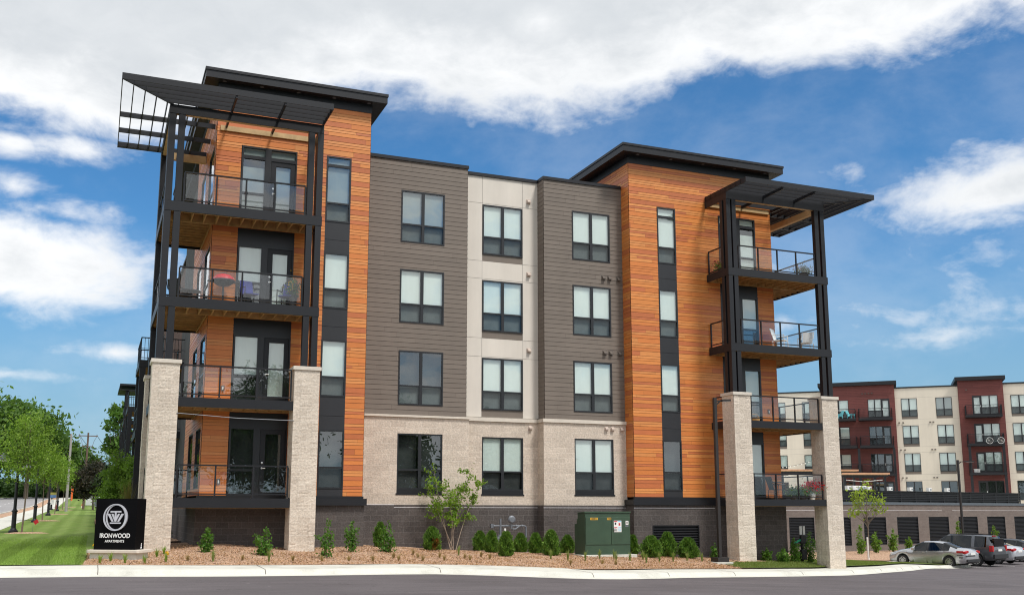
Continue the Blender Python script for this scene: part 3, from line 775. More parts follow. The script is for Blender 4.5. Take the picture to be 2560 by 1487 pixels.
# --- taupe and cream bays
ZW = [(2.17, 4.44), (5.51, 7.576), (8.65, 10.73), (11.80, 13.876)]
def holes(x0, x1, ks): return [(x0, x1, ZW[k][0], ZW[k][1]) for k in ks]
XA, XB, XCc = (-.93, .845), (2.665, 4.42), (6.40, 8.155)
mb = MB()
siding(mb, (0, 0, 0), UX, NY, -2.675, 1.80, 5.14, 15.07, holes(*XA, (1, 2, 3)), 'gray', 21)
siding(mb, (0, 0, 0), UX, NY, 5.12, 8.745, 5.20, 15.07, holes(*XCc, (1, 2, 3)), 'gray', 22)
siding(mb, (5.12, 0, 0), (0, -1, 0), (-1, 0, 0), -YB, 0, 5.20, 15.07, (), 'gray', 23)
siding(mb, (1.80, 0, 0), (0, 1, 0), (1, 0, 0), 0, YB, 5.14, 15.07, (), 'gray', 24)
mb.build('taupe_siding_wall', [M['gray'], M['gap']], bld)
mb = MB()
xs = [1.80, 2.655, 4.43, 5.12]; zs = [5.22, 7.62, 8.37, 10.79, 11.52, 13.93, 15.06]
hB = [(2.665, 4.42, ZW[k][0] - .28, ZW[k][1]) for k in (1, 2, 3)]
for xa, xb in zip(xs, xs[1:]):
    for za, zb in zip(zs, zs[1:]):
        e = .006
        hh = [(max(h[0], xa + e), min(h[1], xb - e), max(h[2], za + e), min(h[3], zb - e)) for h in hB if h[0] < xb - .1 and h[1] > xa + .1 and h[2] < zb - .05 and h[3] > za + .05]
        wallpanel(mb, (0, YB, 0), UX, NY, xa + e, xb - e, za + e, zb - e, hh, 0, .2, True)
wallpanel(mb, (0, YB + .012, 0), UX, NY, 1.80, 5.12, 5.22, 15.06, hB, 1, .1, False)
mb.build('cream_panel_wall', [M['stucco'], M['groove']], bld)
for k in (1, 2, 3):
    mb = MB(); rot_box(mb, (0, YB, 0), UX, NY, 2.665, 4.42, -.1, -.01, ZW[k][0] - .28, ZW[k][0]); mb.build('taupe_panel', M['taupepanel'], bld)
for k in range(4):
    s = .20 if k == 0 else 0.0
    # three columns of paired windows; blinds as drawn in the photograph
    bl = {0: (None, 1.0), 1: (None, 1.0), 2: ('blind', 1.0), 3: ('blindgrey', 1.0)}[k]
    window(bld, (0, 0, 0), UX, NY, *XA, *ZW[k], sill=s, blind=bl[0], lower='dim' if k == 0 else 'screen')
    window(bld, (0, YB, 0), UX, NY, *XB, *ZW[k], sill=s, blind='blind', lower='dim' if k == 0 else 'screen')
    window(bld, (0, 0, 0), UX, NY, *XCc, *ZW[k], sill=s, blind='blind', lower='dim' if k == 0 else 'screen')
# parapet caps
mb = MB()
mb.box(-2.60, 1.84, -.06, .35, 15.07, 15.20); mb.box(1.50, 1.84, .35, 3.0, 15.07, 15.20)
mb.box(1.845, 5.075, YB - .06, YB + .3, 15.06, 15.19)
mb.box(5.08, 8.70, -.06, .35, 15.07, 15.20); mb.box(5.08, 5.40, .35, 3.0, 15.07, 15.20)
mb.build('parapet_cap', M['black'], bld)
# beige block storey with a cast stone course, dark block base
mb = MB()
for x0, x1, y, hs in ((-2.675, 1.91, -.05, holes(*XA, (0,))), (1.91, 5.05, YB - .05, holes(*XB, (0,))), (5.05, 8.745, -.05, holes(*XCc, (0,)))):
    wallpanel(mb, (0, y, 0), UX, NY, x0, x1, 1.81, 5.05, hs, 0, .12)
mb.face([(1.91, -.05, 1.81), (1.91, YB - .05, 1.81), (1.91, YB - .05, 5.05), (1.91, -.05, 5.05)]); mb.face([(5.05, YB - .05, 1.81), (5.05, -.05, 1.81), (5.05, -.05, 5.05), (5.05, YB - .05, 5.05)])
mb.build('beige_block_wall', M['beige'], bld)
mb = MB()
mb.box(-2.675, 1.96, -.12, .1, 5.05, 5.13); mb.box(1.965, 4.995, YB - .12, YB + .1, 5.05, 5.20); mb.box(5.0, 8.745, -.12, .1, 5.05, 5.19); mb.box(5.0, 5.12, .1, YB - .12, 5.05, 5.19)
mb.build('stone_course', M['cap'], bld)
mb = MB()
def base(x0, x1, y, zt): mb.face([(x0, y, -1.6), (x1, y, -1.6), (x1, y, zt), (x0, y, zt)])
base(-2.60, 1.94, -.075, 1.81); base(1.94, 5.02, YB - .075, 1.81); base(5.02, 8.66, -.075, 1.81)
mb.face([(1.94, -.075, -1.6), (1.94, YB - .075, -1.6), (1.94, YB - .075, 1.81), (1.94, -.075, 1.81)]); mb.face([(5.02, YB - .075, -1.6), (5.02, -.075, -1.6), (5.02, -.075, 1.81), (5.02, YB - .075, 1.81)])
for x0, x1, y in ((-2.60, 1.94, -.075), (1.94, 5.02, YB - .075), (5.02, 8.66, -.075)): mb.face([(x0, y, 1.81), (x1, y, 1.81), (x1, y + .1, 1.81), (x0, y + .1, 1.81)])
# tower bases
mb.face([(-8.22, YE - .02, -1.6), (-2.60, YE - .02, -1.6), (-2.60, YE - .02, 2.0), (-8.22, YE - .02, 2.0)]); mb.face([(-8.22, 16, -1.6), (-8.22, YE - .02, -1.6), (-8.22, YE - .02, 2.0), (-8.22, 16, 2.0)])
mb.face([(-2.60, YE - .02, -1.6), (-2.60, 0, -1.6), (-2.60, 0, 2.0), (-2.60, YE - .02, 2.0)])
hv = [(9.49, 11.67, .13, 1.03)]
wallpanel(mb, (0, YD - .05, 0), UX, NY, 8.66, 16.0, -1.6, 2.0, hv, 0, .15)
mb.face([(8.66, 0, -1.6), (8.66, YD - .05, -1.6), (8.66, YD - .05, 2.0), (8.66, 0, 2.0)]); mb.face([(16.0, YD - .05, -1.6), (16.0, 11, -1.6), (16.0, 11, 2.0), (16.0, YD - .05, 2.0)])
mb.build('dark_block_base', M['dark'], bld)
mb = MB()
mb.box(-2.54, -1.02, -.082, -.07, 1.80, 1.822)
mb.box(-1.02, 1.945, -.082, -.07, 1.705, 1.722); mb.box(1.946, 5.014, YB - .082, YB - .07, 1.705, 1.722); mb.box(5.014, 8.66, -.082, -.07, 1.705, 1.722); mb.box(8.66, 12.45, YD - .058, YD - .046, 1.70, 1.722)
mb.build('white_flashing', M['flash'], bld)
# louvred garage vent in the right tower base
def louvre(par, O, u, n, a0, a1, z0, z1, step=.09):
    mb = MB(); B = lambda *a: rot_box(mb, O, u, n, *a)
    B(a0, a0 + .04, -.1, .01, z0, z1); B(a1 - .04, a1, -.1, .01, z0, z1); B(a0 + .04, a1 - .04, -.1, .01, z1 - .04, z1); B(a0 + .04, a1 - .04, -.1, .01, z0, z0 + .04)
    B(a0 + .04, a1 - .04, -.12, -.1, z0 + .04, z1 - .04)
    O = Vector(O); uu = Vector(u); nn = Vector(n); z = z0 + .05
    while z < z1 - .09:
        for p, q in (((-.085, .065), (-.005, 0)),):
            pts = [O + uu * (a0 + .04) + nn * q[0] + Vector((0, 0, z + q[1])), O + uu * (a1 - .04) + nn * q[0] + Vector((0, 0, z + q[1])), O + uu * (a1 - .04) + nn * p[0] + Vector((0, 0, z + p[1])), O + uu * (a0 + .04) + nn * p[0] + Vector((0, 0, z + p[1]))]
            mb.face(pts); t = Vector((0, 0, -.012)); mb.face([x + t for x in pts][::-1])
            mb.face([pts[1], pts[0], pts[0] + t, pts[1] + t])
        z += step
    return mb.build('louvre', M['black'], par)
louvre(bld, (0, YD - .05, 0), UX, NY, 9.49, 11.67, .13, 1.03, .10)
# black trim band at the foot of each tower
mb = MB()
mb.box(-8.27, -2.54, YE - .15, YE + .05, 1.77, 2.0); mb.box(-8.2, -2.64, YE - .06, YE + .05, 2.0, 2.08); mb.box(-2.67, -2.54, YE + .05, -.06, 1.77, 2.0)
mb.build('trim_band', M['black'], bld)
mb = MB()
mb.box(8.60, 15.9, YD - .15, YD + .05, 1.82, 2.04); mb.box(8.70, 15.9, YD - .06, YD + .05, 2.04, 2.14); mb.box(8.60, 8.74, YD + .05, -.06, 1.82, 2.04)
mb.build('trim_band', M['black'], bld)
# flat roofs with a deep fascia and frieze
def roof(x0, x1, y0, y1, z0, z1, wx0, wx1, wy):
    mb = MB(); mb.box(x0, x1, y0, y1, z0, z1 - .10); mb.box(x0 - .03, x1 + .03, y0 - .03, y1, z1 - .10, z1); mb.box(wx0 - .03, wx1 + .03, wy - .035, y1 - 1, z0 - .31, z0)
    o = mb.build('roof', M['black'], bld)
    sb = MB()
    for k in range(5):
        x = x0 + (x1 - x0) * (k + .5) / 5; sb.lathe([(0, 0), (.07, 0)], (x, y0 + .22, z0 - .004), 12)
    sb.build('soffit_light', M['grey'], o)
roof(-8.62, -2.17, -2.26, 13, 16.335, 16.69, -8.12, -2.675, YE)
roof(8.24, 16.29, -1.18, 12, 16.355, 16.71, 8.745, 15.86, YD)
# dryer and bath vents
def vent(x, y, z, m, s=.13):
    mb = MB(); mb.prism([(y, z - s / 2), (y - .11, z - s / 2), (y - .11, z - s * .1), (y - .02, z + s / 2), (y, z + s / 2)][::-1], x - s / 2, x + s / 2, 'X'); mb.box(x - s * .72, x + s * .72, y - .012, y + .02, z - s * .7, z + s * .68)
    mb.build('vent_hood', M[m], bld)
for z in (14.22, 11.13, 7.98): vent(4.69, YB - .02, z, 'ventb')
vent(4.72, YB - .05, 4.86, 'ventb')
for z, m in ((11.14, 'ventg'), (7.99, 'ventg'), (4.88, 'ventb')):
    for x in (7.83, 8.11, 8.53): vent(x, -.05 if z < 5 else -.02, z, m)

# ------------------------------------------------------------------ balcony doors
def door_unit(par, y, x0, x1, zb, zt, ztop, mirror=False, transom=None, blind='blind', dark=False):
    """glazed door beside a fixed window, black panel above; door_leaf carries glass and handle"""
    f = MB(); g = MB(); b = MB(); r = MB()
    def B(mb, a0, a1, d0, d1, z0, z1):
        p, q = ((x0 + x1 - a1), (x0 + x1 - a0)) if mirror else (a0, a1)
        if d1 is None: gquad(mb, y - d0, p, q, z0, z1)
        else: rot_box(mb, (0, y, 0), UX, NY, p, q, d0, d1, z0, z1)
    wx1 = x0 + (x1 - x0) * .42; dx0 = x0 + (x1 - x0) * .53
    if zt < ztop - .05: B(f, x0 - .03, x1 + .01, -.08, .01, zt, ztop)
    B(f, x0, x0 + .06, -.1, .03, zb, zt); B(f, wx1, dx0, -.1, .03, zb, zt); B(f, x1 - .05, x1, -.1, .03, zb, zt); B(f, x0 + .06, wx1, -.1, .03, zt - .06, zt); B(f, dx0, x1 - .05, -.1, .03, zt - .05, zt)
    B(f, x0 + .06, wx1, -.1, .03, zb, zb + .12); zr = zb + .93; B(f, x0 + .06, wx1, -.09, .02, zr - .035, zr + .035)
    dt = zt - .05
    if transom:
        B(f, x0 + .06, x1 - .05, -.1, .028, transom - .06, transom + .06); dt = transom - .06
        B(b, x0 + .06, wx1, -.08, -.07, transom + .06, zt - .06); B(b, dx0, x1 - .05, -.08, -.07, transom + .06, zt - .06); B(g, dx0, x1 - .05, -.03, None, transom + .06, zt - .05)
    B(g, x0 + .06, wx1, -.03, None, zb + .12, zt - .06)
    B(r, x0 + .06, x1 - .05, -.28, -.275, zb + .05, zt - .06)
    if not dark: B(b, x0 + .06, wx1, -.08, -.07, zb + (.93 if not transom else .12), (transom - .06 if transom else zt - .06) - (.28 if transom else .0))
    o = f.build('balcony_door', M['frame'], par)
    g.build('glass_pane', M['glass'], o); r.build('room', M['dim'], o)
    dl = MB(); st = .15
    B(dl, dx0 + .01, dx0 + st + .03, -.07, .005, zb + .02, dt); B(dl, x1 - .06 - st, x1 - .06, -.07, .005, zb + .02, dt); B(dl, dx0 + st + .03, x1 - .06 - st, -.07, .005, dt - .16, dt); B(dl, dx0 + st + .03, x1 - .06 - st, -.07, .005, zb + .02, zb + .24)
    d = dl.build('door_leaf', M['black'], o)
    gg = MB(); B(gg, dx0 + st + .03, x1 - .06 - st, -.04, None, zb + .24, dt - .16); gg.build('door_glass', M['glass'], o)
    if not dark: B(b, dx0 + st + .03, x1 - .06 - st, -.08, -.07, zb + .24, dt - .16)
    if b.f: b.build('blind', M[blind], o)
    hx = dx0 + .09
    if mirror: hx = x0 + x1 - hx
    h_ = MB(); h_.tube([(hx, y - .005, zb + 1.0), (hx, y - .06, zb + 1.0), (hx + .11, y - .06, zb + 1.0)], .014, 8); h_.lathe([(.034, 0), (.034, -.02), (0, -.022)], (hx, y - .005, zb + 1.0), 12, axis='Y'); h_.lathe([(.036, 0), (.034, -.03), (0, -.035)], (hx, y - .005, zb + 1.18), 12, axis='Y')
    h_.build('handle', M['steel'], o)
    return o
for k in range(4):
    door_unit(bld, YE, -7.25, -5.33, deck_t[k] + .01, door_top[k], deck_b[k + 1] if k < 3 else 14.17, transom=13.77 if k == 3 else None, dark=(k == 0), blind='blindgrey' if k == 3 else 'blind')
dRt = [2.06, 5.22, 8.36, 11.52]; dRb = [1.80, 4.93, 8.04, 11.20]
for k, zt in enumerate((4.42, 7.56, 10.70, 14.23)):
    door_unit(bld, YD, 13.12, 15.02, dRt[k] + .01, zt, dRb[k + 1] if k < 3 else 14.24, mirror=True, transom=13.85 if k == 3 else None)
# street-side tall windows
for zb, zt in ((2.3, 4.34), (5.45, 7.47), (8.6, 10.6), (11.7, 14.15)):
    for a0, a1 in ((-0.23, 1.44), (-3.05, -1.39)):
        window(bld, (-8.12, 0, 0), (0, -1, 0), (-1, 0, 0), a0, a1, zb, zt, cols=1, rail=.36, blind=None, lower='dim', d=.006, fw=.04)

# ------------------------------------------------------------------ balconies
def railing(par, segs, zt, zb, post_xy):
    """segs: list of (p,q) plan points with railing between; posts at post_xy"""
    r = MB()
    for p, q in segs:
        r.bar((*p, zt - .02), (*q, zt - .02), .06, .045); r.bar((*p, zb), (*q, zb), .035, .04)
    for x, y in post_xy:
        r.box(x - .025, x + .025, y - .025, y + .025, zb - .10, zt - .042); r.box(x - .06, x + .06, y - .05, y + .05, zb - .13, zb - .118)
        for dx in (-.045, .045):
            for dy in (-.035, .035): r.box(x + dx - .008, x + dx + .008, y + dy - .008, y + dy + .008, zb - .118, zb - .10)
    o = r.build('railing', M['black'], par)
    return o
def glass_bays(par, pts, zt, zb):
    for (x0, y0), (x1, y1) in zip(pts, pts[1:]):
        d = Vector((x1 - x0, y1 - y0, 0)); L = d.length; d.normalize()
        g = MB(); a = Vector((x0, y0, 0)) + d * .055; b = Vector((x1, y1, 0)) - d * .055
        g.bar((a.x, a.y, (zt + zb) / 2), (b.x, b.y, (zt + zb) / 2), .008, zt - zb - .13)
        g.build('glass_panel', M['railglass'], par)
def balcony(name_k, left, k):
    if left:
        X0, X1, YF, YW, XW, YR = -9.78, -4.64, YLB, YE, -8.12, 1.80
        zt, zb = deck_t[k], deck_b[k]
        fx0, fx1 = (X0, X1) if k >= 2 else (-9.02, -5.38)
    else:
        X0, X1, YF, YW, XW, YR = 12.45, 17.52, YRB, YD, 15.86, 1.40
        zt, zb = dRt[k], dRb[k]
        fx0, fx1 = (X0, X1) if k >= 2 else (13.27, 16.83)
    f = MB()
    f.box(fx0, fx1, YF, YF + .05, zb, zt)                                    # front fascia
    if left:
        f.box(X0, X0 + .05, YF + (.05 if k >= 2 else .8), YR if k >= 2 else 1.2, zb, zt); f.box(X0 + .05, XW, YR - .05, YR, zb, zt)
        f.box(X1 - .05, X1, YF + (.05 if k >= 2 else .8), YW - .03, zb, zt)
    else:
        f.box(X1 - .05, X1, YF + (.05 if k >= 2 else .5), YR, zb, zt); f.box(XW, X1 - .05, YR - .05, YR, zb, zt)
        f.box(X0, X0 + .05, YF + (.05 if k >= 2 else .78), YW - .03, zb, zt)
    o = f.build('balcony', M['black'], bld)
    # timber deck boards, joists and beams underneath
    d = MB(); e = .06
    if left: ax0, ax1, sx0, sx1 = X0 + e, X1 - e, X0 + e, XW - .03
    else: ax0, ax1, sx0, sx1 = X0 + e, X1 - e, XW + .03, X1 - e
    yy = YF + e
    while yy < YW - .05: d.box(ax0, ax1, yy, min(yy + .13, YW - .03), zt - .03, zt - .004); yy += .14
    yy = YW
    while yy < YR - .1: d.box(sx0, sx1, yy, min(yy + .13, YR - .06), zt - .03, zt - .004); yy += .14
    d.build('deck_boards', M['wood'], o)
    j = MB(); x = ax0 + .05
    while x < ax1:
        if (left and x > XW - .1) or (not left and x < XW + .1) or True: j.box(x, x + .038, YF + .055, YW - .07, zb + .02, zt - .032)
        x += .405
    j.box(ax0, ax1, YW - .07, YW - .03, zb + .01, zt - .032)
    y = YW + .05
    while y < YR - .1:
        j.box(sx0, sx1, y, y + .038, zb + .03, zt - .032); y += .36
    bx = XW - .075 if left else XW + .035
    j.box(bx, bx + .04, YW + .03, YR - .055, zb + .005, zb + .028)
    j.box(fx0 + .02, fx1 - .02, YF + .052, YF + .09, zb - .012, zb + .1)
    j.build('joists', M['wood'], o)
    # railing
    if left:
        rt = [3.03, 6.20, 9.39, 12.575][k]; rb = [2.11, 5.26, 8.45, 11.61][k]
        px = [(-8.93, -7.76, -6.58, -5.47)] * 2 + [(-9.19, -8.16, -7.2, -6.24, -5.22)] * 2
        px = px[k]; yf = YLB + .10
        front = [(x, yf) for x in px]
        side = [(-9.70, -2.30 if k < 2 else -2.7), (-9.70, -1.0), (-9.70, .2), (-9.70, 1.15 if k < 2 else 1.70)]
        rear = [(-9.66 if k > 1 else -8.95, 1.70), (-8.95 if k > 1 else -8.55, 1.70), (-8.22, 1.70)]
        sets = (front, side, rear)
    else:
        rt = [3.10, 6.26, 9.41, 12.54][k]; rb = [2.17, 5.33, 8.47, 11.60][k]
        yf = YRB + .10
        px = (13.36, 14.44, 15.53, 16.74) if k < 2 else (13.04, 14.02, 14.99, 15.96, 16.93)
        front = [(x, yf) for x in px]
        side = [(17.44, -1.70), (17.44, -.4), (17.44, 1.32)]
        rear = [(17.40, 1.32), (16.6, 1.32), (15.95, 1.32)]
        lft = [(12.55, -1.48 if k < 2 else -1.70), (12.55, -.72)]
        sets = (front, side, rear, lft)
    segs = []; posts = []
    for s in sets:
        segs.append((s[0], s[-1])); posts += list(s)
    ro = railing(o, segs, rt, rb, posts)
    for s in sets: glass_bays(o, s, rt, rb)
    return o
for k in range(4): balcony(k, True, k)
for k in range(4): balcony(k, False, k)
# wall sockets and a lamp box
def socket(x, y, z):
    mb = MB(); mb.box(x - .055, x + .055, y - .05, y - .02, z - .09, z + .09); o = mb.build('wall_socket', M['ventg'], bld)
    mb = MB(); mb.box(x - .018, x + .018, y - .056, y - .05, z - .05, z + .05); mb.build('socket_cover', M['white'], o)
socket(-7.53, YE, 2.53); socket(-7.53, YE, 5.62); socket(15.35, YD, 2.62); socket(15.35, YD, 5.78)
# ------------------------------------------------------------------ stone piers and steel-clad posts
def pier(x0, x1, y0, y1, zb, zt):
    V = []; F = []; r2 = np.random.default_rng(int(abs(x0 * 100)) + 3)
    H = zt - zb; nz = int(H / .045)
    def side(p, q):
        L = math.hypot(q[0] - p[0], q[1] - p[1]); nu = max(2, int(round(L / .05)))
        nx_, ny_ = (q[1] - p[1]) / L, -(q[0] - p[0]) / L
        b = len(V)
        for i in range(nz + 1):
            z = zb + H * i / nz; row = math.floor((z - zb) / .203); fz = ((z - zb) / .203) % 1
            for k in range(nu + 1):
                t = k / nu
                off = r2.uniform(.0, .009) + .008 * math.sin(row * 12.9898 + round(t * 2) * 78.2)
                off *= min(1.0, min(fz, 1 - fz) * 5 + .25)
                ex = off * (0.6 if k in (0, nu) else 1)
                V.append((p[0] + (q[0] - p[0]) * t + nx_ * ex, p[1] + (q[1] - p[1]) * t + ny_ * ex, z))
        for i in range(nz):
            for k in range(nu):
                a = b + i * (nu + 1) + k; F.append((a, a + 1, a + nu + 2, a + nu + 1))
    side((x0, y0), (x1, y0)); side((x1, y0), (x1, y1)); side((x1, y1), (x0, y1)); side((x0, y1), (x0, y0))
    mb = MB()
    for f_ in F: mb.face([V[i] for i in f_])
    o = mb.build('stone_pier', M['stone'], bld, weld=True)
    c = MB(); c.box(x0 - .05, x1 + .05, y0 - .05, y1 + .05, zt, zt + .125)
    c.build('pier_cap', M['cap'], o, bevel=.012)
pier(-9.85, -9.02, YLB - .02, YLB + .78, -.1, 6.19); pier(-5.39, -4.55, YLB - .02, YLB + .78, -.3, 6.19); pier(-9.85, -9.02, 1.2, 2.0, 0, 6.19)
pier(12.45, 13.26, YRB - .02, YRB + .78, -1.0, 6.225); pier(16.84, 17.65, YRB - .02, YRB + .78, -1.2, 6.225)
PS = .19
def post(x, y, z0, z1, w_=PS):
    mb = MB(); mb.box(x, x + w_, y, y + w_, z0, z1); mb.build('balcony_post', M['black'], bld, bevel=.008)
for z0, z1 in ((6.315, deck_b[2]), (deck_t[2], deck_b[3]), (deck_t[3], 14.5)):
    for x in (-9.775, -9.475, -5.17, -4.865): post(x, YLB + .01, z0, z1, .21)
    post(-9.775, YLB + .34, z0, z1); post(-4.845, YLB + .34, z0, z1)
    post(-9.775, 1.25, z0, z1); post(-9.775, 1.55, z0, z1)
for z0, z1 in ((6.35, dRb[2]), (dRt[2], dRb[3]), (dRt[3], 14.48)):
    for x in (12.46, 12.73, 16.98, 17.28): post(x, YRB + .01, z0, z1, .20)
    post(12.46, YRB + .32, z0, z1); post(17.29, YRB + .32, z0, z1)
# ------------------------------------------------------------------ sunshade trellises
def trellis(left):
    t = MB(); wd = MB(); ribs = MB()
    if left: xe, xi, xw, yf, yo, yw, yr, zb, zt, s = -9.78, -4.66, -8.12, YLB, -4.66, YE, 1.86, 14.80, 15.0, -1
    else: xe, xi, xw, yf, yo, yw, yr, zb, zt, s = 17.51, 12.46, 15.86, YRB, -3.68, YD, 2.82, 14.76, 14.97, 1
    xo = xe + s * 1.53
    def bx(mb, a, b, *q): mb.box(min(a, b), max(a, b), *q)
    # support beams: black cladding outside, bare timber underneath and inside
    bx(t, xe, xi, yf, yf + .04, zb - .30, zb + .0); bx(t, xe, xe - s * .04, yf + .04, yr - .1, zb - .30, zb)
    bx(wd, xe - s * .045, xi + s * .02, yf + .045, yf + .22, zb - .29, zb - .03); bx(wd, xe - s * .045, xe - s * .22, yf + .22, yr - .12, zb - .29, zb - .03)
    bx(wd, xe - s * .22, xw + s * .03, yr - .30, yr - .12, zb - .29, zb - .03)
    bx(wd, xw - s * .1, xi + s * .06, yw - .075, yw - .026, zb - .20, zb - .02)
    # outer rim
    bx(t, xo, xi, yo, yo + .03, zb, zt + .005); bx(t, xo, xo - s * .03, yo + .03, yr, zb, zt + .005)
    bx(t, xi, xi + s * .03, yo + .03, yf + (.3 if left else 1.58), zb, zt); bx(t, xo, xw + s * .04, yr - .03, yr, zb, zt)
    bx(t, xi, xi + s * .045, yw - .02, yf + .04, zb - .30, zb + .02)
    # blades: mitred at the corner, five outside the beam, and on over the balcony
    nbl = 8 if left else 9
    for k in range(1, nbl):
        d = .362 * k
        y = yo + d; x = xo - s * d
        if y < yw - .1 and (k < 5 or not left): t.bar((x, y, (zb + zt) / 2), (xi, y, (zb + zt) / 2), .03, .19)
        if (x - xw) * s > .1: t.bar((x, y, (zb + zt) / 2), (x, yr - .04, (zb + zt) / 2), .03, .19)
    o = t.build('sunshade_trellis', M['black'], bld)
    wd.build('timber_beam', M['woodpale'], o)
    # ribs
    def rib(a, b, w_, h_): mb = MB(); mb.bar(a, b, w_, h_); mb.build('rib', M['black'], o)
    for x in ((-7.82, -6.25) if left else (14.35, 15.95)):
        rib((x, yw - .03, zb - .04), (x, yo + .03, zb - .02), .06, .12)
    for y in ((-1.40, .16, 1.66) if left else (.1, 1.6)):
        rib((xw + s * .03, y, zb + .075), (xo - s * .03, y, zb + .075), .06, .17)
    rib((xe - s * .1, yf + .1, zb + .07), (xo - s * .03, yo + .03, zb + .07), .05, .15)
trellis(True); trellis(False)
# thin cable strung between the two left piers
mb = MB(); mb.tube([(-9.05, YLB - .04, 4.62), (-7.2, YLB - .05, 4.52), (-5.36, YLB - .04, 4.50)], .012, 5); mb.build('cable', M['grey'], bld)
# ------------------------------------------------------------------ long street side of the same building
mb = MB()
hb = []
for k, (zb, zt) in enumerate(((2.3, 4.4), (5.5, 7.5), (8.65, 10.65), (11.8, 13.9))):
    for y in range(8, 74, 5): hb.append((-(y + 2.0), -float(y), zb, zt))
wallpanel(mb, (-7.3, 0, 0), (0, -1, 0), (-1, 0, 0), -78, -4.85, -.5, 15.1, hb, 0, .15)
mb.face([(-8.12, 4.85, 2), (-7.3, 4.85, 2), (-7.3, 4.85, 15.1), (-8.12, 4.85, 15.1)][::-1])
mb.build('brick_wall', M['brick'], bld)
mb = MB(); mb.box(-7.42, -7.0, 4.85, 78, 15.1, 15.25); mb.build('parapet_cap', M['black'], bld)
for h_ in hb:
    if -h_[1] < 45: window(bld, (-7.3, 0, 0), (0, -1, 0), (-1, 0, 0), *h_, cols=2, rail=.35, blind='blind', drop=.8, d=-.03)
def street_balcony(y0, y1, x0=-9.75):
    for k, z in enumerate((1.98, 5.14, 8.35)):
        f = MB(); f.box(x0, x0 + .05, y0 + .05, y1 - .05, z - .32, z); f.box(x0, -7.32, y0, y0 + .05, z - .32, z); f.box(x0, -7.32, y1 - .05, y1, z - .32, z)
        o = f.build('balcony', M['black'], bld)
        d = MB(); d.box(x0 + .05, -7.32, y0 + .05, y1 - .05, z - .05, z - .01); yy = y0 + .2
        while yy < y1 - .1: d.box(x0 + .06, -7.33, yy, yy + .04, z - .30, z - .055); yy += .4
        d.build('joists', M['wood'], o)
        r = MB(); yy = y0 + .06
        for p, q in (((x0 + .06, y0 + .06), (x0 + .06, y1 - .06)), ((x0 + .06, y0 + .06), (-7.35, y0 + .06)), ((x0 + .06, y1 - .06), (-7.35, y1 - .06))):
            r.bar((*p, z + 1.05), (*q, z + 1.05), .05, .045); r.bar((*p, z + .12), (*q, z + .12), .03, .03); r.bar((*p, z + .55), (*q, z + .55), .02, .02)
            n_ = int(math.hypot(q[0] - p[0], q[1] - p[1]) / .14)
            for i in range(n_ + 1):
                t = i / n_; x, y = p[0] + (q[0] - p[0]) * t, p[1] + (q[1] - p[1]) * t
                r.box(x - .01, x + .01, y - .01, y + .01, z + .12, z + 1.03)
        r.build('railing', M['black'], o)
        for y in (y0 + .02, y1 - .24):
            mb = MB(); mb.box(x0 + .04, x0 + .30, y, y + .22, (1.98, 5.14, 8.35)[k - 1] if k else .1, z - .32); mb.build('balcony_post', M['black'], bld)
for y0, y1, x_ in ((12.0, 16.0, -9.75), (22.0, 26.0, -8.9), (35, 39, -9.55), (46, 50, -9.5), (58, 62, -9.45)): street_balcony(y0, y1, x_)
# far corner with its own sunshade
mb = MB()
for y in (70.5, 74.5):
    mb.box(-8.9, -8.6, y, y + .3, 0, 13.3)
mb.box(-9.5, -7.0, 70.2, 75.4, 13.75, 13.95); mb.box(-9.6, -7.0, 70.2, 75.4, 13.3, 13.4)
for z in (1.98, 5.14, 8.35, 11.52): mb.box(-9.0, -7.3, 70.4, 75.0, z - .3, z)
mb.build('sunshade_trellis', M['black'], bld)
# ------------------------------------------------------------------ foliage
def leaf_arrays(P, size, rs, elong=1.9, droop=None):
    """diamond leaves at points P (n,3)"""
    n = len(P)
    a = rs.normal(size=(n, 3)); a /= np.linalg.norm(a, axis=1, keepdims=True)
    if droop is not None: a = a * (1 - droop) + np.array([0, 0, -1.0]) * droop; a /= np.linalg.norm(a, axis=1, keepdims=True)
    b = np.cross(a, rs.normal(size=(n, 3))); b /= np.maximum(np.linalg.norm(b, axis=1, keepdims=True), 1e-6)
    s = size * rs.uniform(.6, 1.3, (n, 1))
    V = np.stack([P - a * s * elong * .5, P + b * s * .5, P + a * s * elong * .5, P - b * s * .5], 1).reshape(-1, 3)
    F = np.arange(4 * n).reshape(n, 4)
    return V, F
def leafcol(n, c0, c1, rs, odd=None, podd=0.0):
    t = rs.beta(1.6, 1.6, (n, 1)); c = np.array(c0) * (1 - t) + np.array(c1) * t
    if odd is not None:
        k = rs.random(n) < podd; c[k] = np.array(odd)
    return c
def limb(mb, p0, p1, r0, r1, n=6, bend=0.1, seed=0, steps=5):
    rr = random.Random(seed); p0 = Vector(p0); p1 = Vector(p1); L = (p1 - p0).length
    off = Vector((rr.uniform(-1, 1), rr.uniform(-1, 1), rr.uniform(-.3, .8))) * L * bend
    path = []; rad = []
    for i in range(steps + 1):
        t = i / steps; path.append(p0.lerp(p1, t) + off * 4 * t * (1 - t) * .5); rad.append(r0 * (1 - t) + r1 * t)
    mb.tube(path, rad, n); return path
def crown_clumps(n, rx, ry, rz, rs, shell=0.55, flat_bottom=0.0):
    P = []
    while len(P) < n:
        v = rs.normal(size=3); v /= np.linalg.norm(v); r = rs.uniform(shell, 1.0) ** .7
        v = v * r
        if v[2] < -1 + flat_bottom: continue
        P.append(v * (rx, ry, rz))
    return np.array(P)
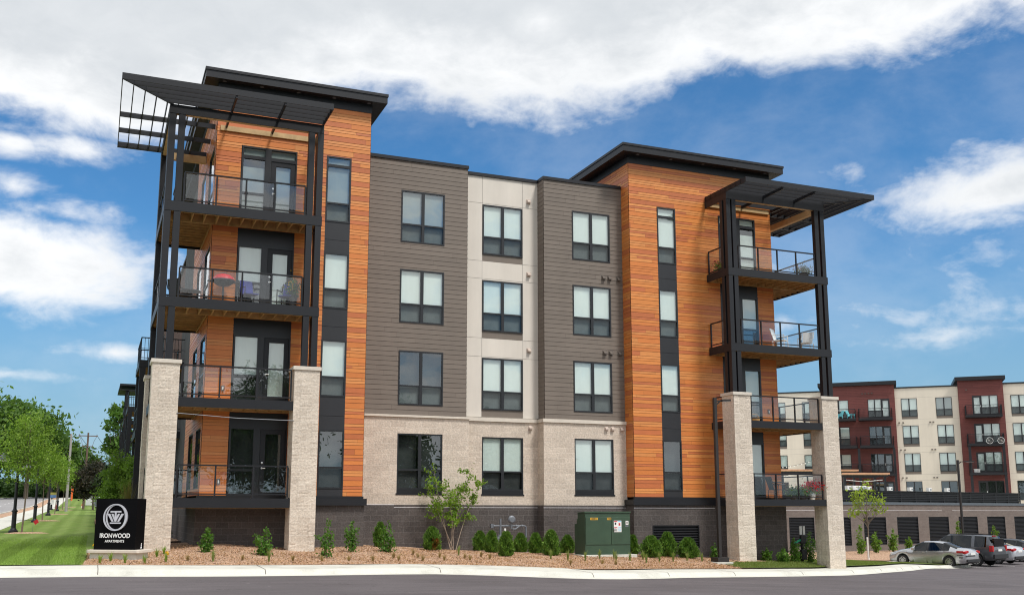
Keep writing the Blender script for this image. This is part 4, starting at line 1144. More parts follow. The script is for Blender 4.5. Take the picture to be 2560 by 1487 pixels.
def tree(name, label, cat, loc, h, r, trunk_h, trunk_r, c0, c1, clumps=40, per=120, leaf=.12, spread=.22, group=None, seed=1, bark='bark', shape=(1, 1), wrap=None, odd=None, podd=0, lean=(0, 0), droop=None, limbs=True, rz_mul=1.0):
    rs = np.random.default_rng(seed); rr = random.Random(seed)
    root = thing(name, label, cat, loc, 0, group)
    cz = (h + trunk_h) / 2; rz = (h - trunk_h) / 2 * rz_mul
    C_ = crown_clumps(clumps, r * .86, r * .86, rz * .90, rs, .35)
    # egg-shape: narrower top
    k = 1 - .35 * np.clip(C_[:, 2] / rz, 0, 1) * shape[1]; C_[:, 0] *= k; C_[:, 1] *= k
    C_ += np.array([lean[0], lean[1], cz])
    mb = MB()
    top = Vector((lean[0] * .8, lean[1] * .8, h - .12 * (h - trunk_h)))
    path = limb(mb, (0, 0, -.15), top, trunk_r, trunk_r * .18, 8, .03, seed, 9)
    if limbs:
        for i, c in enumerate(C_):
            if i % 2 and clumps > 30: continue
            zt = trunk_h * .85 + (c[2] - trunk_h) * rr.uniform(.25, .6); zt = max(trunk_h * .7, min(zt, h * .85)); t = (zt + .15) / (top.z + .15)
            q = path[min(int(t * 9), 8)].lerp(path[min(int(t * 9) + 1, 9)], t * 9 - int(t * 9)) if t < 1 else top
            limb(mb, q, c, trunk_r * (.40 - .2 * t), trunk_r * .06 + .003, 5, .12, seed * 31 + i, 3)
    mb.build('trunk', M[bark], root)
    if wrap:
        w_ = MB(); w_.tube([(0, 0, 0), (0, 0, wrap)], trunk_r * 1.25, 10); w_.build('trunk_wrap', M['white'], root)
    sp = spread * r
    szs = rs.uniform(.6, 1.35, len(C_))
    P = np.concatenate([c + rs.normal(size=(int(per * s), 3)) * sp * s * (1, 1, .7) for c, s in zip(C_, szs)])
    V, F = leaf_arrays(P, leaf, rs, droop=droop)
    cl = np.concatenate([np.full(int(per * s), rs.uniform(.72, 1.25)) for s in szs])[:, None]
    col = leafcol(len(P), c0, c1, rs, odd, podd) * cl
    npmesh('crown', V, F, M['leaf'], root, col)
    return root
G_D0, G_D1 = (.022, .060, .010), (.065, .130, .024)
G_M0, G_M1 = (.040, .100, .012), (.105, .190, .030)
G_L0, G_L1 = (.085, .165, .020), (.190, .290, .045)
def arborvitae(loc, w_, h_, label, seed, brown=0.0):
    """upright egg of fine scale-leaf sprays"""
    rs = np.random.default_rng(seed); root = thing('arborvitae', label, 'shrub', loc, rs.uniform(0, 6), 'small evergreen shrubs along the block base')
    n = 5200
    t = rs.uniform(0, 1, n); a = rs.uniform(0, 2 * np.pi, n)
    prof_ = np.sin(np.pi * np.clip(t * .76 + .21, 0, 1)) ** .62 * (1 - .22 * t)
    rr_ = prof_ * w_ * .5 * np.sqrt(rs.uniform(.25, 1.0, n)) * (1 + .20 * np.sin(a * 4 + t * 8 + seed) + .14 * np.sin(a * 7 - t * 15 + seed * 2) + .12 * rs.normal(size=n))
    P = np.stack([rr_ * np.cos(a), rr_ * np.sin(a), t * h_ + .02], 1)
    d = np.stack([np.cos(a) * .55, np.sin(a) * .55, np.full(n, .9)], 1) + rs.normal(size=(n, 3)) * .35; d /= np.linalg.norm(d, axis=1, keepdims=True)
    b = np.cross(d, rs.normal(size=(n, 3))); b /= np.linalg.norm(b, axis=1, keepdims=True)
    s = rs.uniform(.04, .10, (n, 1))
    V = np.stack([P - d * s * .3, P + b * s * .22, P + d * s, P - b * s * .22], 1).reshape(-1, 3); F = np.arange(4 * n).reshape(n, 4)
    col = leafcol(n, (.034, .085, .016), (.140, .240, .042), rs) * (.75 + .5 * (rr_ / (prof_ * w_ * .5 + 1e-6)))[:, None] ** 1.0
    if brown: k = (rs.random(n) < .75) & (t < .5) & (np.abs(((a - 4.4 - root.rotation_euler.z * -1) % 6.283) - 0) < 1.0); col[k] = np.array((.24, .11, .03)) * rs.uniform(.6, 1.2, (k.sum(), 1))
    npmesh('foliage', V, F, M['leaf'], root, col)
    mb = MB(); mb.tube([(0, 0, -.08), (0, 0, h_ * .7)], [.02, .006], 6); mb.build('stem', M['bark'], root)
    return root
def broadleaf(loc, w_, h_, label, seed, tips=7, group='young leafy shrubs in the mulch bed', c0=(.045, .125, .018), c1=(.125, .245, .040), leaf=.055, per=70, name='young_shrub', stems=None, rise=1.0):
    """young shrub: several upright shoots set with drooping leaves"""
    rs = np.random.default_rng(seed); rr = random.Random(seed); root = thing(name, label, 'shrub', loc, 0, group)
    mb = MB(); PP = []
    for i in range(tips):
        a = 2 * math.pi * (i + rr.random() * .6) / tips; k = rr.uniform(.25, 1.0) if i else .08
        hh = h_ * (1.0 if i == 0 else rr.uniform(.38, .85)) * rise; rad = w_ * .5 * k
        p1 = (math.cos(a) * rad, math.sin(a) * rad, hh)
        path = limb(mb, (0, 0, -.05), p1, .012, .003, 5, .15, seed * 17 + i, 5)
        m = int(per * (hh / h_) * 1.6)
        for q in range(m):
            t = rs.uniform(.12, 1.0); j = min(int(t * 5), 4); c = path[j].lerp(path[j + 1], t * 5 - j)
            sp = w_ * .13 * (1.25 - .8 * t)
            PP.append((c.x + rs.normal() * sp, c.y + rs.normal() * sp, max(.02, c.z + rs.normal() * .04)))
    mb.build('stems', M['twig'], root)
    P = np.array(PP); V, F = leaf_arrays(P, leaf, rs, 2.0, droop=.25)
    npmesh('foliage', V, F, M['leaf'], root, leafcol(len(P), c0, c1, rs))
    return root
def tuft(loc, w_, h_, label, seed, group, c0, c1, n=60, flower=None, name='grass_tuft', cat='grass tuft'):
    rs = np.random.default_rng(seed)
    a = rs.uniform(0, 6.283, n); ln = h_ * rs.uniform(.5, 1.1, n); sp = rs.uniform(.15, 1.0, n) * w_ * .5
    base = np.stack([np.cos(a) * w_ * .08 * rs.random(n), np.sin(a) * w_ * .08 * rs.random(n), np.full(n, -.02)], 1)
    tip = np.stack([np.cos(a) * sp, np.sin(a) * sp, ln], 1); mid = (base + tip) / 2 + np.stack([-np.cos(a) * sp * .2, -np.sin(a) * sp * .2, ln * .14], 1)
    wd = np.stack([-np.sin(a), np.cos(a), np.zeros(n)], 1) * rs.uniform(.006, .011, (n, 1))
    V = np.stack([base - wd, base + wd, mid + wd * .8, mid - wd * .8, tip + wd * .1, tip - wd * .1], 1).reshape(-1, 3)
    i = np.arange(n)[:, None] * 6; F = np.concatenate([i + np.array([[0, 1, 2, 3]]), i + np.array([[3, 2, 4, 5]])])
    col = leafcol(n, c0, c1, rs); col = np.concatenate([col, col])
    o = npmesh(name, V, F, M['leaf'], None, col)
    o.location = loc; tag(o, label, cat, group)
    if flower:
        P = np.stack([rs.uniform(-.5, .5, flower) * w_ * .6, rs.uniform(-.5, .5, flower) * w_ * .6, h_ * rs.uniform(.85, 1.15, flower)], 1)
        for p_ in P:
            Q = p_ + rs.normal(size=(8, 3)) * .016
            V, F = leaf_arrays(Q, .05, rs, 1.4); npmesh('flower', V, F, M['leaf'], o, leafcol(8, (.75, .42, .02), (.85, .60, .05), rs))
    return o
def on(x, y, dz=0.0): return (x, y, g1(x, y) + dz)

# ------------------------------------------------------------------ shrubs of the bed
EV = [(-2.03, -1.95, .42, .85, 'dark evergreen shrub hidden behind the leafy shrub at the left end of the taupe bay'),
      (-.23, -2.2, .62, .80, 'egg shaped evergreen with a scorched brown patch, left of the multi stemmed tree', 1),
      (2.30, -.25, .52, .72, 'evergreen right of the small tree trunk, leftmost of the row around the gas meter'),
      (2.05, -2.1, .48, .76, 'evergreen second in the row, just left of the gas meter'),
      (1.98, -3.65, .54, .84, 'bright green evergreen nearest the kerb in front of the gas meter'),
      (3.92, -.36, .52, .70, 'round dark evergreen just right of the gas meter pipe leg'),
      (4.06, -1.46, .52, .74, 'evergreen between the pipe leg and the tallest evergreen'),
      (4.14, -2.67, .60, .92, 'tallest evergreen of the row left of the green cabinet'),
      (5.95, -.25, .55, .68, 'dark round evergreen close to the left side of the green cabinet'),
      (8.46, -.95, .40, .75, 'slim evergreen squeezed against the right side of the green cabinet'),
      (8.42, -2.4, .85, .80, 'broad bushy evergreen in front of the left end of the wall louvre'),
      (9.50, -1.8, .74, .95, 'tall cone shaped evergreen before the middle of the wall louvre'),
      (10.25, -2.07, .78, .78, 'bushy evergreen at the right end of the wall louvre'),
      (11.0, -1.3, .38, .42, 'low evergreen beside the louvre, behind the last bushy one')]
for i, e in enumerate(EV): arborvitae(on(e[0], e[1]), e[2] * .95, e[3] * .94, e[4], 100 + i, e[5] if len(e) > 5 else 0)
BL = [(-8.05, -4.1, .62, .76, 'leafy shrub with a narrow tip under the left balcony near the sign pier', 8, 52),
      (-6.4, -4.8, .82, .80, 'bushy light green shrub in the middle of the mulch under the left balcony', 8, 62),
      (-4.55, -5.1, .62, 1.16, 'tall two pronged shrub just right of the second stone pier', 5, 68),
      (-3.40, -3.55, .56, .96, 'leafy shrub against the dark block base right of the two pronged one', 6, 62),
      (-2.2, -3.6, .66, .92, 'light green shrub in front of a dark evergreen at the taupe bay', 7, 66),
      (11.95, -1.35, .42, .55, 'little leafy shrub between the louvre and the tall lamp pole', 6, 50)]
for i, e in enumerate(BL): broadleaf(on(e[0], e[1]), e[2], e[3], e[4], 200 + i, e[5], per=e[6])
for i, e in enumerate([(14.55, -1.2, .46, .45, 'small round bush at the right foot of the first grey stone pier'), (14.95, -1.75, .56, .52, 'round bush before the dark wall under the right balcony'),
          (16.05, -1.05, .62, .95, 'bush with yellow green sprigs, left of the pet waste post'), (16.75, -.35, .42, .46, 'low bush at the foot of the pet waste post'), (17.2, -.65, .66, 1.28, 'straggly tall bush right of the pet waste post')]):
    broadleaf(on(*e[:2]), e[2], e[3], e[4], 230 + i, 14 if i < 2 else 10, 'bushes below the right hand balcony', (.05, .13, .018), (.14, .25, .04), .05, 90 if i < 2 else 70, 'bush')
for i, (x, y, w_, h_, l) in enumerate([(39.4, 21.6, .9, 2.0, 'tall thin shrub left of the white wrapped sapling at the garage wall'), (42.3, 23.3, .9, 1.5, 'shrub on the mulch right of the white wrapped sapling'), (45.5, 25.0, .9, 1.7, 'shrub at the garage wall beyond the bonnet of the silver saloon'), (47.6, 25.6, .8, 1.1, 'low shrub peeping over the silver saloon roof'), (54.5, 27.3, .8, 2.3, 'shrub tip showing above the roof of the grey car'), (59.4, 28.3, 1.2, 1.9, 'shrub at the garage wall above the pale car')]):
    broadleaf((x, y, float(zA(x)) + .22), w_, h_, l, 250 + i, 7, 'shrubs along the garage wall', (.07, .16, .02), (.19, .30, .045), .09, 70, 'young_shrub')
# multi-stemmed young tree in front of the taupe bay
def multistem():
    rs = np.random.default_rng(77); root = thing('multi_stem_tree', 'young multi stemmed tree with airy bright leaves in front of the beige wall', 'tree', on(1.05, -.75))
    mb = MB(); PP = []
    tips = [(-1.08, -.15, 2.30), (-.74, .2, 3.12), (-.40, -.2, 2.45), (.36, .1, 2.30), (.72, -.1, 3.0), (1.12, .15, 2.45)]
    for i, t_ in enumerate(tips):
        b = (rs.uniform(-.10, .10), rs.uniform(-.06, .06), -.08)
        path = limb(mb, b, t_, .019, .004, 6, .08, 300 + i, 8)
        for k in range(11):
            tt = rs.uniform(.40, .97); j = min(int(tt * 8), 7); q = path[j].lerp(path[j + 1], tt * 8 - j)
            e = q + Vector((rs.normal() * .27, rs.normal() * .27, abs(rs.normal()) * .20 + .02)); mb.tube([q, q.lerp(e, .5) + Vector((0, 0, .03)), e], [.005, .003, .002], 4)
            for _ in range(30):
                s = rs.uniform(.25, 1.1); c = q.lerp(e, s); PP.append((c.x + rs.normal() * .06, c.y + rs.normal() * .06, c.z + rs.normal() * .05))
        for _ in range(60):
            tt = rs.uniform(.50, 1.02); j = min(int(tt * 8), 7); q = path[j].lerp(path[j + 1], tt * 8 - j); PP.append((q.x + rs.normal() * .06, q.y + rs.normal() * .06, q.z + rs.normal() * .06))
    mb.build('stems', M['twig'], root)
    P = np.array(PP); V, F = leaf_arrays(P, .058, rs, 1.9, droop=.2)
    npmesh('crown', V, F, M['leaf'], root, leafcol(len(P), (.095, .190, .016), (.240, .360, .045), rs))
multistem()
# tufts in the mulch
def seedling(i, x, y, label, grp, kind):
    if kind == 'lily': tuft(on(x, y), .34, .26, label, 400 + i, grp, (.16, .28, .04), (.34, .44, .10), 40, 2 if i in (0, 1, 8) else None, 'daylily', 'daylily')
    elif kind == 'green': tuft(on(x, y), .26, .34, label, 400 + i, grp, (.15, .23, .05), (.34, .38, .14), 46)
    else: tuft(on(x, y), .30, .20, label, 400 + i, grp, (.28, .19, .10), (.46, .35, .18), 44)
LIL = [(-11.17, -3.9), (-11.03, -5.15), (-10.77, -6.05), (-11.05, -6.75), (-10.41, -6.6), (-9.92, -6.75), (-9.5, -4.9), (-9.26, -4.3), (-9.34, -6.35)]
LL = ['daylily with a yellow bloom at the street end of the sign plinth', 'yellow green daylily below the left part of the sign plinth', 'tall green daylily in front of the sign plinth middle', 'small pale daylily nearest the lawn edge by the kerb', 'daylily near the kerb before the sign plinth', 'daylily by the kerb, right below the plinth corner', 'daylily against the right end of the sign plinth', 'spiky daylily at the foot of the first stone pier', 'daylily with an orange yellow bloom right of the sign plinth']
for i, ((x, y), l) in enumerate(zip(LIL, LL)): seedling(i, x, y, l, 'daylilies around the sign', 'lily')
SEEDL = [(-8.75, -6.25), (-8.08, -6.5), (-7.23, -6.25), (-6.48, -6.2), (-5.79, -6.2), (-4.93, -6.15), (-4.12, -6.2)]
for i, (x, y) in enumerate(SEEDL): seedling(20 + i, x, y, 'small sparse green seedling near the kerb under the left balcony', 'seedlings near the kerb under the left balcony', 'green' if i in (1, 3) else 'dry')
DRY = [(-3.37, -6.1), (-2.46, -5.2), (-2.47, -5.8), (-1.52, -4.2), (-1.64, -5.1), (-1.69, -5.8), (-.84, -4.9), (-.92, -5.6), (.02, -4.9), (.84, -4.24), (.02, -5.4), (.91, -4.85), (3.2, -6.2), (4.67, -5.6), (5.12, -5.7)]
for i, (x, y) in enumerate(DRY): seedling(40 + i, x, y, 'dry brown grass tuft in the open mulch before the taupe bay', 'dry grass tufts in the mulch', 'dry')
GRN = [(.09, -4.1), (3.32, -4.4), (3.97, -4.4), (4.71, -4.25), (5.68, -3.45), (6.4, -3.2), (6.0, -4.1), (6.64, -3.95), (7.56, -3.27), (7.1, -4.3), (8.0, -3.7), (8.68, -3.52), (9.55, -3.1), (10.2, -3.1)]
for i, (x, y) in enumerate(GRN): seedling(60 + i, x, y, 'upright green grass tuft in the row in front of the green cabinet', 'green grass tufts in front of the green cabinet', 'green')

# ------------------------------------------------------------------ trees
HL0, HL1 = (.115, .215, .026), (.255, .375, .062)
for i, (x, y, h, r, l) in enumerate([(-15.05, 29.1, 7.6, 1.75, 'nearest slender street tree with feathery crown beside the first lamp'), (-15.15, 57.6, 6.7, 1.7, 'second feathery street tree, standing beside the second lamp'), (-15.15, 87, 6.9, 1.75, 'third feathery street tree along the lawn'), (-15.15, 117, 6.6, 1.7, 'fourth feathery street tree from the camera'), (-15.15, 146, 6.6, 1.8, 'farthest feathery street tree near the white shed')]):
    tree('street_tree', l, 'tree', (x, y, g1(x, y)), h, r, 2.7, .055, HL0, HL1, 52, 92 if i == 0 else 64, .078 + .02 * min(i, 2), .20, 'young street trees along the lawn', 20 + i, 'bark', (1, 1.1), droop=.15)
    mb = MB(); n = 24
    mb.lathe([(0, .07), (.5, .06), (.9, .0)], (0, 0, 0), n); o = mb.build('mulch', M['mulch']); o.location = (x + .3, y - .2, g1(x, y) + .015); o.scale = (1.35, 1, 1); o['kind'] = 'structure'
BT = [(-33.0, 216, 25.0, 10.5, 'tallest dark broadleaf tree at the left edge across the street'), (-26.5, 236, 23.5, 9.5, 'broad dark tree behind the first street tree crown'), (-22.0, 252, 17.5, 7.5, 'dark tree right of the tall ones, behind the grey utility pole'), (-16.0, 272, 14.0, 6.5, 'lower dark tree between the grey and the brown utility poles'), (-44, 190, 22, 9.5, 'dark tree beyond the street at the photo edge'), (-37, 250, 22, 10, 'dark tree filling the gap behind the tallest one')]
for i, (x, y, h, r, l) in enumerate(BT):
    tree('broadleaf_tree', l, 'tree', (x, y, float(prof(y)) - .1), h, r, h * .22, .55, (.045, .100, .022), (.135, .225, .052), 90, 85, .60, .15, 'large trees across the street', 60 + i, 'bark', (1, .6))
tree('broadleaf_tree', 'tall loose tree rising behind the end of the balcony stacks', 'tree', (-7.9, 150, 1.7), 19.5, 3.0, 6, .3, (.040, .095, .016), (.115, .20, .04), 42, 60, .42, .17, None, 71)
tree('plum_tree', 'dark purple leaved tree at the end of the lawn', 'tree', (-11.2, 118, 1.35), 7.0, 2.9, 1.2, .14, (.020, .028, .018), (.075, .060, .045), 60, 170, .22, .19, None, 72)
tree('plum_tree', 'dark leafy tree just right of the purple one beside the balconies', 'tree', (-9.4, 96, 1.1), 5.8, 1.9, 1.0, .12, (.016, .034, .014), (.050, .070, .028), 40, 150, .2, .2, None, 76)
tree('clump_tree', 'bright green bushy tree beside the street side balconies', 'tree', (-10.1, 17.6, .25), 4.5, 1.02, .5, .05, G_L0, (.20, .31, .05), 60, 190, .065, .2, None, 73, shape=(1, .5))
tree('clump_tree', 'bright green bushy tree half hidden by the first stone pier', 'tree', (-9.35, 14.6, .25), 4.1, .9, .5, .05, G_L0, (.20, .31, .05), 46, 170, .065, .2, None, 74, shape=(1, .5))
tuft((-10.05, 6.8, .3), 1.0, 2.45, 'tall tan feather grass clump behind the sign', 75, None, (.11, .10, .03), (.22, .19, .07), 260, None, 'feather_grass', 'ornamental grass')
# dark planting in the shade beside the pier
broadleaf((-8.75, 5.2, .5), 1.0, 1.5, 'dark shrub in the shade behind the first stone pier', 79, 10, None, (.02, .06, .012), (.06, .12, .03), .06, 110, 'bush')
tree('sapling', 'thin sapling with white wrapped trunk and airy yellow green crown', 'tree', (33.7, 14.45, -1.44), 4.9, 1.35, 1.9, .05, (.150, .220, .025), (.320, .400, .070), 26, 20, .115, .15, None, 78, 'bark', (1, .9), wrap=1.42)
# trees behind the photographer, met in the window panes
for i, (x, y, h, r) in enumerate([(-20, -84, 15, 6.5), (-6, -92, 17, 7.5), (6, -86, 18, 7), (23, -90, 16, 6.5), (40, -84, 14, 6)]):
    tree('broadleaf_tree', 'dark broadleaf tree seen mirrored in the ground floor window panes', 'tree', (x, y, 0), h, r, h * .16, .4, (.020, .052, .012), (.055, .105, .024), 70, 190, .30, .16, 'trees mirrored in the window panes', 90 + i)
# yellow flowers between path and street
for i, y in enumerate(np.linspace(26, 74, 17)):
    tuft((-19.8 + .35 * math.sin(i * 2.3), float(y), float(prof(y)) + .02), .9, .55, 'clump of yellow flowers between the path and the street', 500 + i, 'yellow flower clumps along the street', (.10, .18, .03), (.26, .30, .06), 46, 5, 'flower_clump', 'flower clump')

# ------------------------------------------------------------------ grass blades where the lawns come close
def blades(n, xf, yf, seed):
    rs = np.random.default_rng(seed); x = xf(rs, n); y = yf(rs, x)
    z = gz(x, y) + .005; z = np.where(x > 10, np.minimum(gz(x, y), zA(x) + .24 + .15 * np.clip((y - curbY(x) - KW) / 3, 0, 1)) - .08 * np.clip((x - 34.2) / 2.6, 0, 1) + .02 - .11 * np.clip((x - 28) / 4, 0, 1) * np.clip((y - curbY(x) - KW) / 3, 0, 1), z)
    a = rs.uniform(0, 6.283, n); h_ = rs.uniform(.035, .085, n); w_ = np.stack([np.cos(a), np.sin(a), np.zeros(n)], 1) * .008
    b = np.stack([x, y, z], 1); t = b + np.stack([rs.normal(size=n) * .025, rs.normal(size=n) * .025, h_], 1)
    V = np.stack([b - w_, b + w_, t], 1).reshape(-1, 3); F = np.arange(3 * n).reshape(n, 3)
    col = leafcol(n, (.150, .245, .036), (.300, .410, .110), rs)
    st = np.where(np.sin((x + .2) * 5.2) > 0, 1.15, .88)[:, None]; col = np.where((x < 0)[:, None], col * st, col * np.array([1.0, .85, 1.0]) * .82)
    return V, F, col
A1 = blades(42000, lambda r, n: r.uniform(-15.5, -11.45, n), lambda r, x: curbY(x) + KW + (1 - np.sqrt(1 - r.random(len(x)))) * 26, 1)
A2 = blades(30000, lambda r, n: r.uniform(11.0, 36.3, n), lambda r, x: curbY(np.minimum(x, 35.4)) + KW + .0 + r.random(len(x)) * np.maximum(np.interp(x, [12, 15, 16.6, 18, 21, 26, 30, 34, 37.4], [-2.9, -1.3, 0.4, 2.6, 4.6, 8.6, 11.6, 13.2, 13.2]) - curbY(np.minimum(x, 35.4)) - KW, .05), 2)
for A_ in (A1, A2):
    o = npmesh('grass', A_[0], A_[1], M['leaf'], None, A_[2]); tag(o, None, None, None, 'stuff')
# loose wood chips on the bed
rs = np.random.default_rng(5); n = 26000
x = rs.uniform(-11.4, 11.6, n); y = curbY(x) + KW + .02 + rs.random(n) * np.maximum(-1.6 - curbY(x) - KW, 1.0)
z = gz(x, y) + .012 + .004 * rs.random(n)
V, F = leaf_arrays(np.stack([x, y, z], 1), .024, rs, 2.4)
o = npmesh('mulch_chips', V, F, M['leaf'], None, leafcol(n, (.31, .17, .11), (.70, .46, .335), rs, (.15, .085, .05), .12)); tag(o, None, None, None, 'stuff')
# far wood closing the view behind the street
rs = np.random.default_rng(9)
cx = np.concatenate([rs.uniform(-150, -38, 110), rs.uniform(-70, -12, 90), rs.uniform(-8, 10, 10)]); cy = np.concatenate([rs.uniform(150, 300, 110), rs.uniform(270, 340, 90), rs.uniform(230, 260, 10)])
P = []
for x_, y_ in zip(cx, cy):
    r_ = rs.uniform(2.0, 3.6); q = rs.normal(size=(420, 3)); q /= np.linalg.norm(q, axis=1, keepdims=True); q *= rs.uniform(.6, 1.05, (420, 1)) ** .6
    P.append(q * (r_, r_, r_ * .9) + (x_, y_, float(prof(y_)) + r_ * .8))
P = np.concatenate(P); V, F = leaf_arrays(P, .75, rs, 1.5)
o = npmesh('woodland', V, F, M['leaf'], None, leafcol(len(P), (.020, .048, .014), (.058, .108, .028), rs)); tag(o, None, None, None, 'stuff')
# ------------------------------------------------------------------ text helper (built-in font, real geometry)
def text_mesh(name, s, size, mat, parent, M4, depth=.004, bold=0.0, align='CENTER', sx=1.0, space=1.0, fit=None):
    cu_ = bpy.data.curves.new(name, 'FONT'); cu_.body = s; cu_.size = size; cu_.extrude = depth; cu_.offset = bold; cu_.align_x = align; cu_.align_y = 'CENTER'; cu_.space_character = space
    t = bpy.data.objects.new(name + '_tmp', cu_); COL.objects.link(t)
    bpy.context.view_layer.update()
    me = bpy.data.meshes.new_from_object(t.evaluated_get(bpy.context.evaluated_depsgraph_get()))
    bpy.data.objects.remove(t); bpy.data.curves.remove(cu_)
    me.name = name
    if fit:
        xs_ = [v.co.x for v in me.vertices]; sx = fit / (max(xs_) - min(xs_))
    me.transform(M4 @ Matrix.Diagonal((sx, 1, 1, 1))); me.materials.clear(); me.materials.append(mat)
    o = bpy.data.objects.new(name, me); COL.objects.link(o); o.parent = parent
    return o
def face_mat(org, right, up):
    r = Vector(right).normalized(); u_ = Vector(up).normalized(); n_ = r.cross(u_)
    return Matrix(((r.x, u_.x, n_.x, org[0]), (r.y, u_.y, n_.y, org[1]), (r.z, u_.z, n_.z, org[2]), (0, 0, 0, 1)))

# ------------------------------------------------------------------ monument sign at the corner
ang = math.atan2(-.485, .875)
cpt = Vector((-10.075, -5.98, 0)); dl = Vector((.875, -.485, 0)); dp = Vector((.485, .875, 0))
ctr = cpt - dl * .77 + dp * .43
sg = thing('monument_sign', 'black block sign with silver ring emblem and white name, on a pale stone plinth', 'sign', (ctr.x, ctr.y, g1(ctr.x, ctr.y)), ang)
zb = .42 - g1(ctr.x, ctr.y)
mb = MB(); mb.box(-.69, .69, -.35, .35, -.4, zb); mb.build('plinth', M['concrete'], sg)
mb = MB(); mb.prism([(-.79, -.36), (-.72, -.43), (.74, -.43), (.79, -.38), (.79, .38), (.72, .43), (-.72, .43), (-.79, .36)], zb, zb + .088, 'Z'); mb.build('plinth_cap', M['cap'], sg, bevel=.012)
PZ = zb + .088; PH = 1.42; PW = .615; PD = .265
mb = MB(); mb.box(-PW - .02, PW - .02, -PD, PD, PZ, PZ + PH); mb.build('panel', simple('gloss_black_panel', (.004, .004, .005), .5, spec=.05), sg)
yf = -PD - .002; silver = simple('silver_letter', (.60, .60, .66), .4, .4); whitel = simple('white_letter', (.82, .82, .83), .5)
mb = MB()
def ring(mb, cx, cz, rx, rz, wx, wz, ox, y0, y1, n=48):
    for k in range(n):
        a0, a1 = 2 * math.pi * k / n, 2 * math.pi * (k + 1) / n
        o0, o1 = (cx + rx * math.cos(a0), cz + rz * math.sin(a0)), (cx + rx * math.cos(a1), cz + rz * math.sin(a1))
        i0, i1 = (cx + ox + (rx - wx) * math.cos(a0), cz + (rz - wz) * math.sin(a0)), (cx + ox + (rx - wx) * math.cos(a1), cz + (rz - wz) * math.sin(a1))
        mb.face([(o0[0], y1, o0[1]), (i0[0], y1, i0[1]), (i1[0], y1, i1[1]), (o1[0], y1, o1[1])][::-1]); mb.face([(o0[0], y0, o0[1]), (o1[0], y0, o1[1]), (o1[0], y1, o1[1]), (o0[0], y1, o0[1])]); mb.face([(i1[0], y0, i1[1]), (i0[0], y0, i0[1]), (i0[0], y1, i0[1]), (i1[0], y1, i1[1])])
lz = PZ + .90
ring(mb, -.02, lz, .36, .375, .042, .022, .0, yf, yf - .05)
ring(mb, -.005, lz, .30, .355, .035, .02, .0, yf, yf - .035)
# the W over a serif I
for sx_ in (-1, 1):
    mb.prism([(-.02 + sx_ * .25, lz + .10), (-.02 + sx_ * .17, lz + .10), (-.02 + sx_ * .055, lz - .12), (-.02 + sx_ * .11, lz - .12)][::sx_], yf - .03, yf, 'Y')
    mb.prism([(-.02 + sx_ * .13, lz + .10), (-.02 + sx_ * .07, lz + .10), (-.02 - sx_ * .03, lz - .12), (-.02 + sx_ * .02, lz - .12)][::sx_], yf - .034, yf, 'Y')
mb.box(-.18, .14, yf - .032, yf, lz + .135, lz + .178); mb.box(-.18, .14, yf - .032, yf, lz - .178, lz - .142); mb.box(-.045, .005, yf - .036, yf, lz - .12, lz + .135)
mb.build('emblem', silver, sg)
text_mesh('lettering', 'IRONWOOD', .172, whitel, sg, face_mat((-.02, yf - .004, PZ + .385), (1, 0, 0), (0, 0, 1)), .004, .0035, space=1.05, fit=.90)
text_mesh('lettering', 'APARTMENTS', .095, whitel, sg, face_mat((-.02, yf - .004, PZ + .235), (1, 0, 0), (0, 0, 1)), .003, .0015, space=1.08, fit=.575)
mb = MB(); mb.prism([(.06, PZ + .03), (.14, PZ + .03), (.13, PZ + .075), (.075, PZ + .075)], PW - .018, PW - .012, 'X'); mb.box(PW - .018, PW - .012, .085, .12, PZ + .08, PZ + .135); mb.prism([(.09, PZ + .14), (.115, PZ + .14), (.118, PZ + .18), (.10, PZ + .175)], PW - .018, PW - .012, 'X'); mb.build('side_mark', whitel, sg)

# ------------------------------------------------------------------ transformer cabinet
tx0, tx1, ty0, ty1 = 5.63, 7.52, -2.42, -1.42
tr = thing('transformer_cabinet', 'dark green steel utility cabinet with yellow numbers and warning labels', 'utility cabinet', on((tx0 + tx1) / 2, (ty0 + ty1) / 2))
tz = tr.location.z; L2 = (tx1 - tx0) / 2; D2 = (ty1 - ty0) / 2; HT = 1.54 - tz
mb = MB(); mb.box(-L2 - .18, L2 + .22, -D2 - .12, D2 + .1, -.3, .055); mb.build('concrete_pad', M['concrete'], tr, bevel=.01)
mb = MB(); mb.box(-L2, L2, -D2, .12, .05, HT - .02); mb.box(-L2 + .03, L2 - .03, .12, .26, .05, HT - .24); mb.box(-L2 + .06, L2 - .06, .26, D2, .05, HT - .42); mb.build('cabinet', M['green'], tr, bevel=.012)
mb = MB(); mb.prism([(-D2 - .03, HT - .02), (.15, HT - .02), (.15, HT), (-D2 - .03, HT + .035)][::-1], -L2 - .03, L2 + .03, 'X'); mb.build('lid', M['green'], tr, bevel=.008)
mb = MB(); mb.box(-L2 + .02, L2 - .82, -D2 - .022, -D2 - .002, .42, HT - .17); o = mb.build('cabinet_door', M['green'], tr, bevel=.006)
mb = MB(); mb.box(L2 - .80, L2 - .01, -D2 - .022, -D2 - .002, .42, HT - .17); o2 = mb.build('cabinet_door', M['green'], tr, bevel=.006)
mb = MB(); mb.tube([(L2 - .68, -D2 - .03, .98), (L2 - .68, -D2 - .07, .98)], .035, 10); mb.tube([(L2 - .71, -D2 - .05, .93), (L2 - .71, -D2 - .05, 1.03)], .012, 8); mb.build('lock', M['steel'], o2)
yel = simple('yellow_decal', (.62, .36, .03), .5)
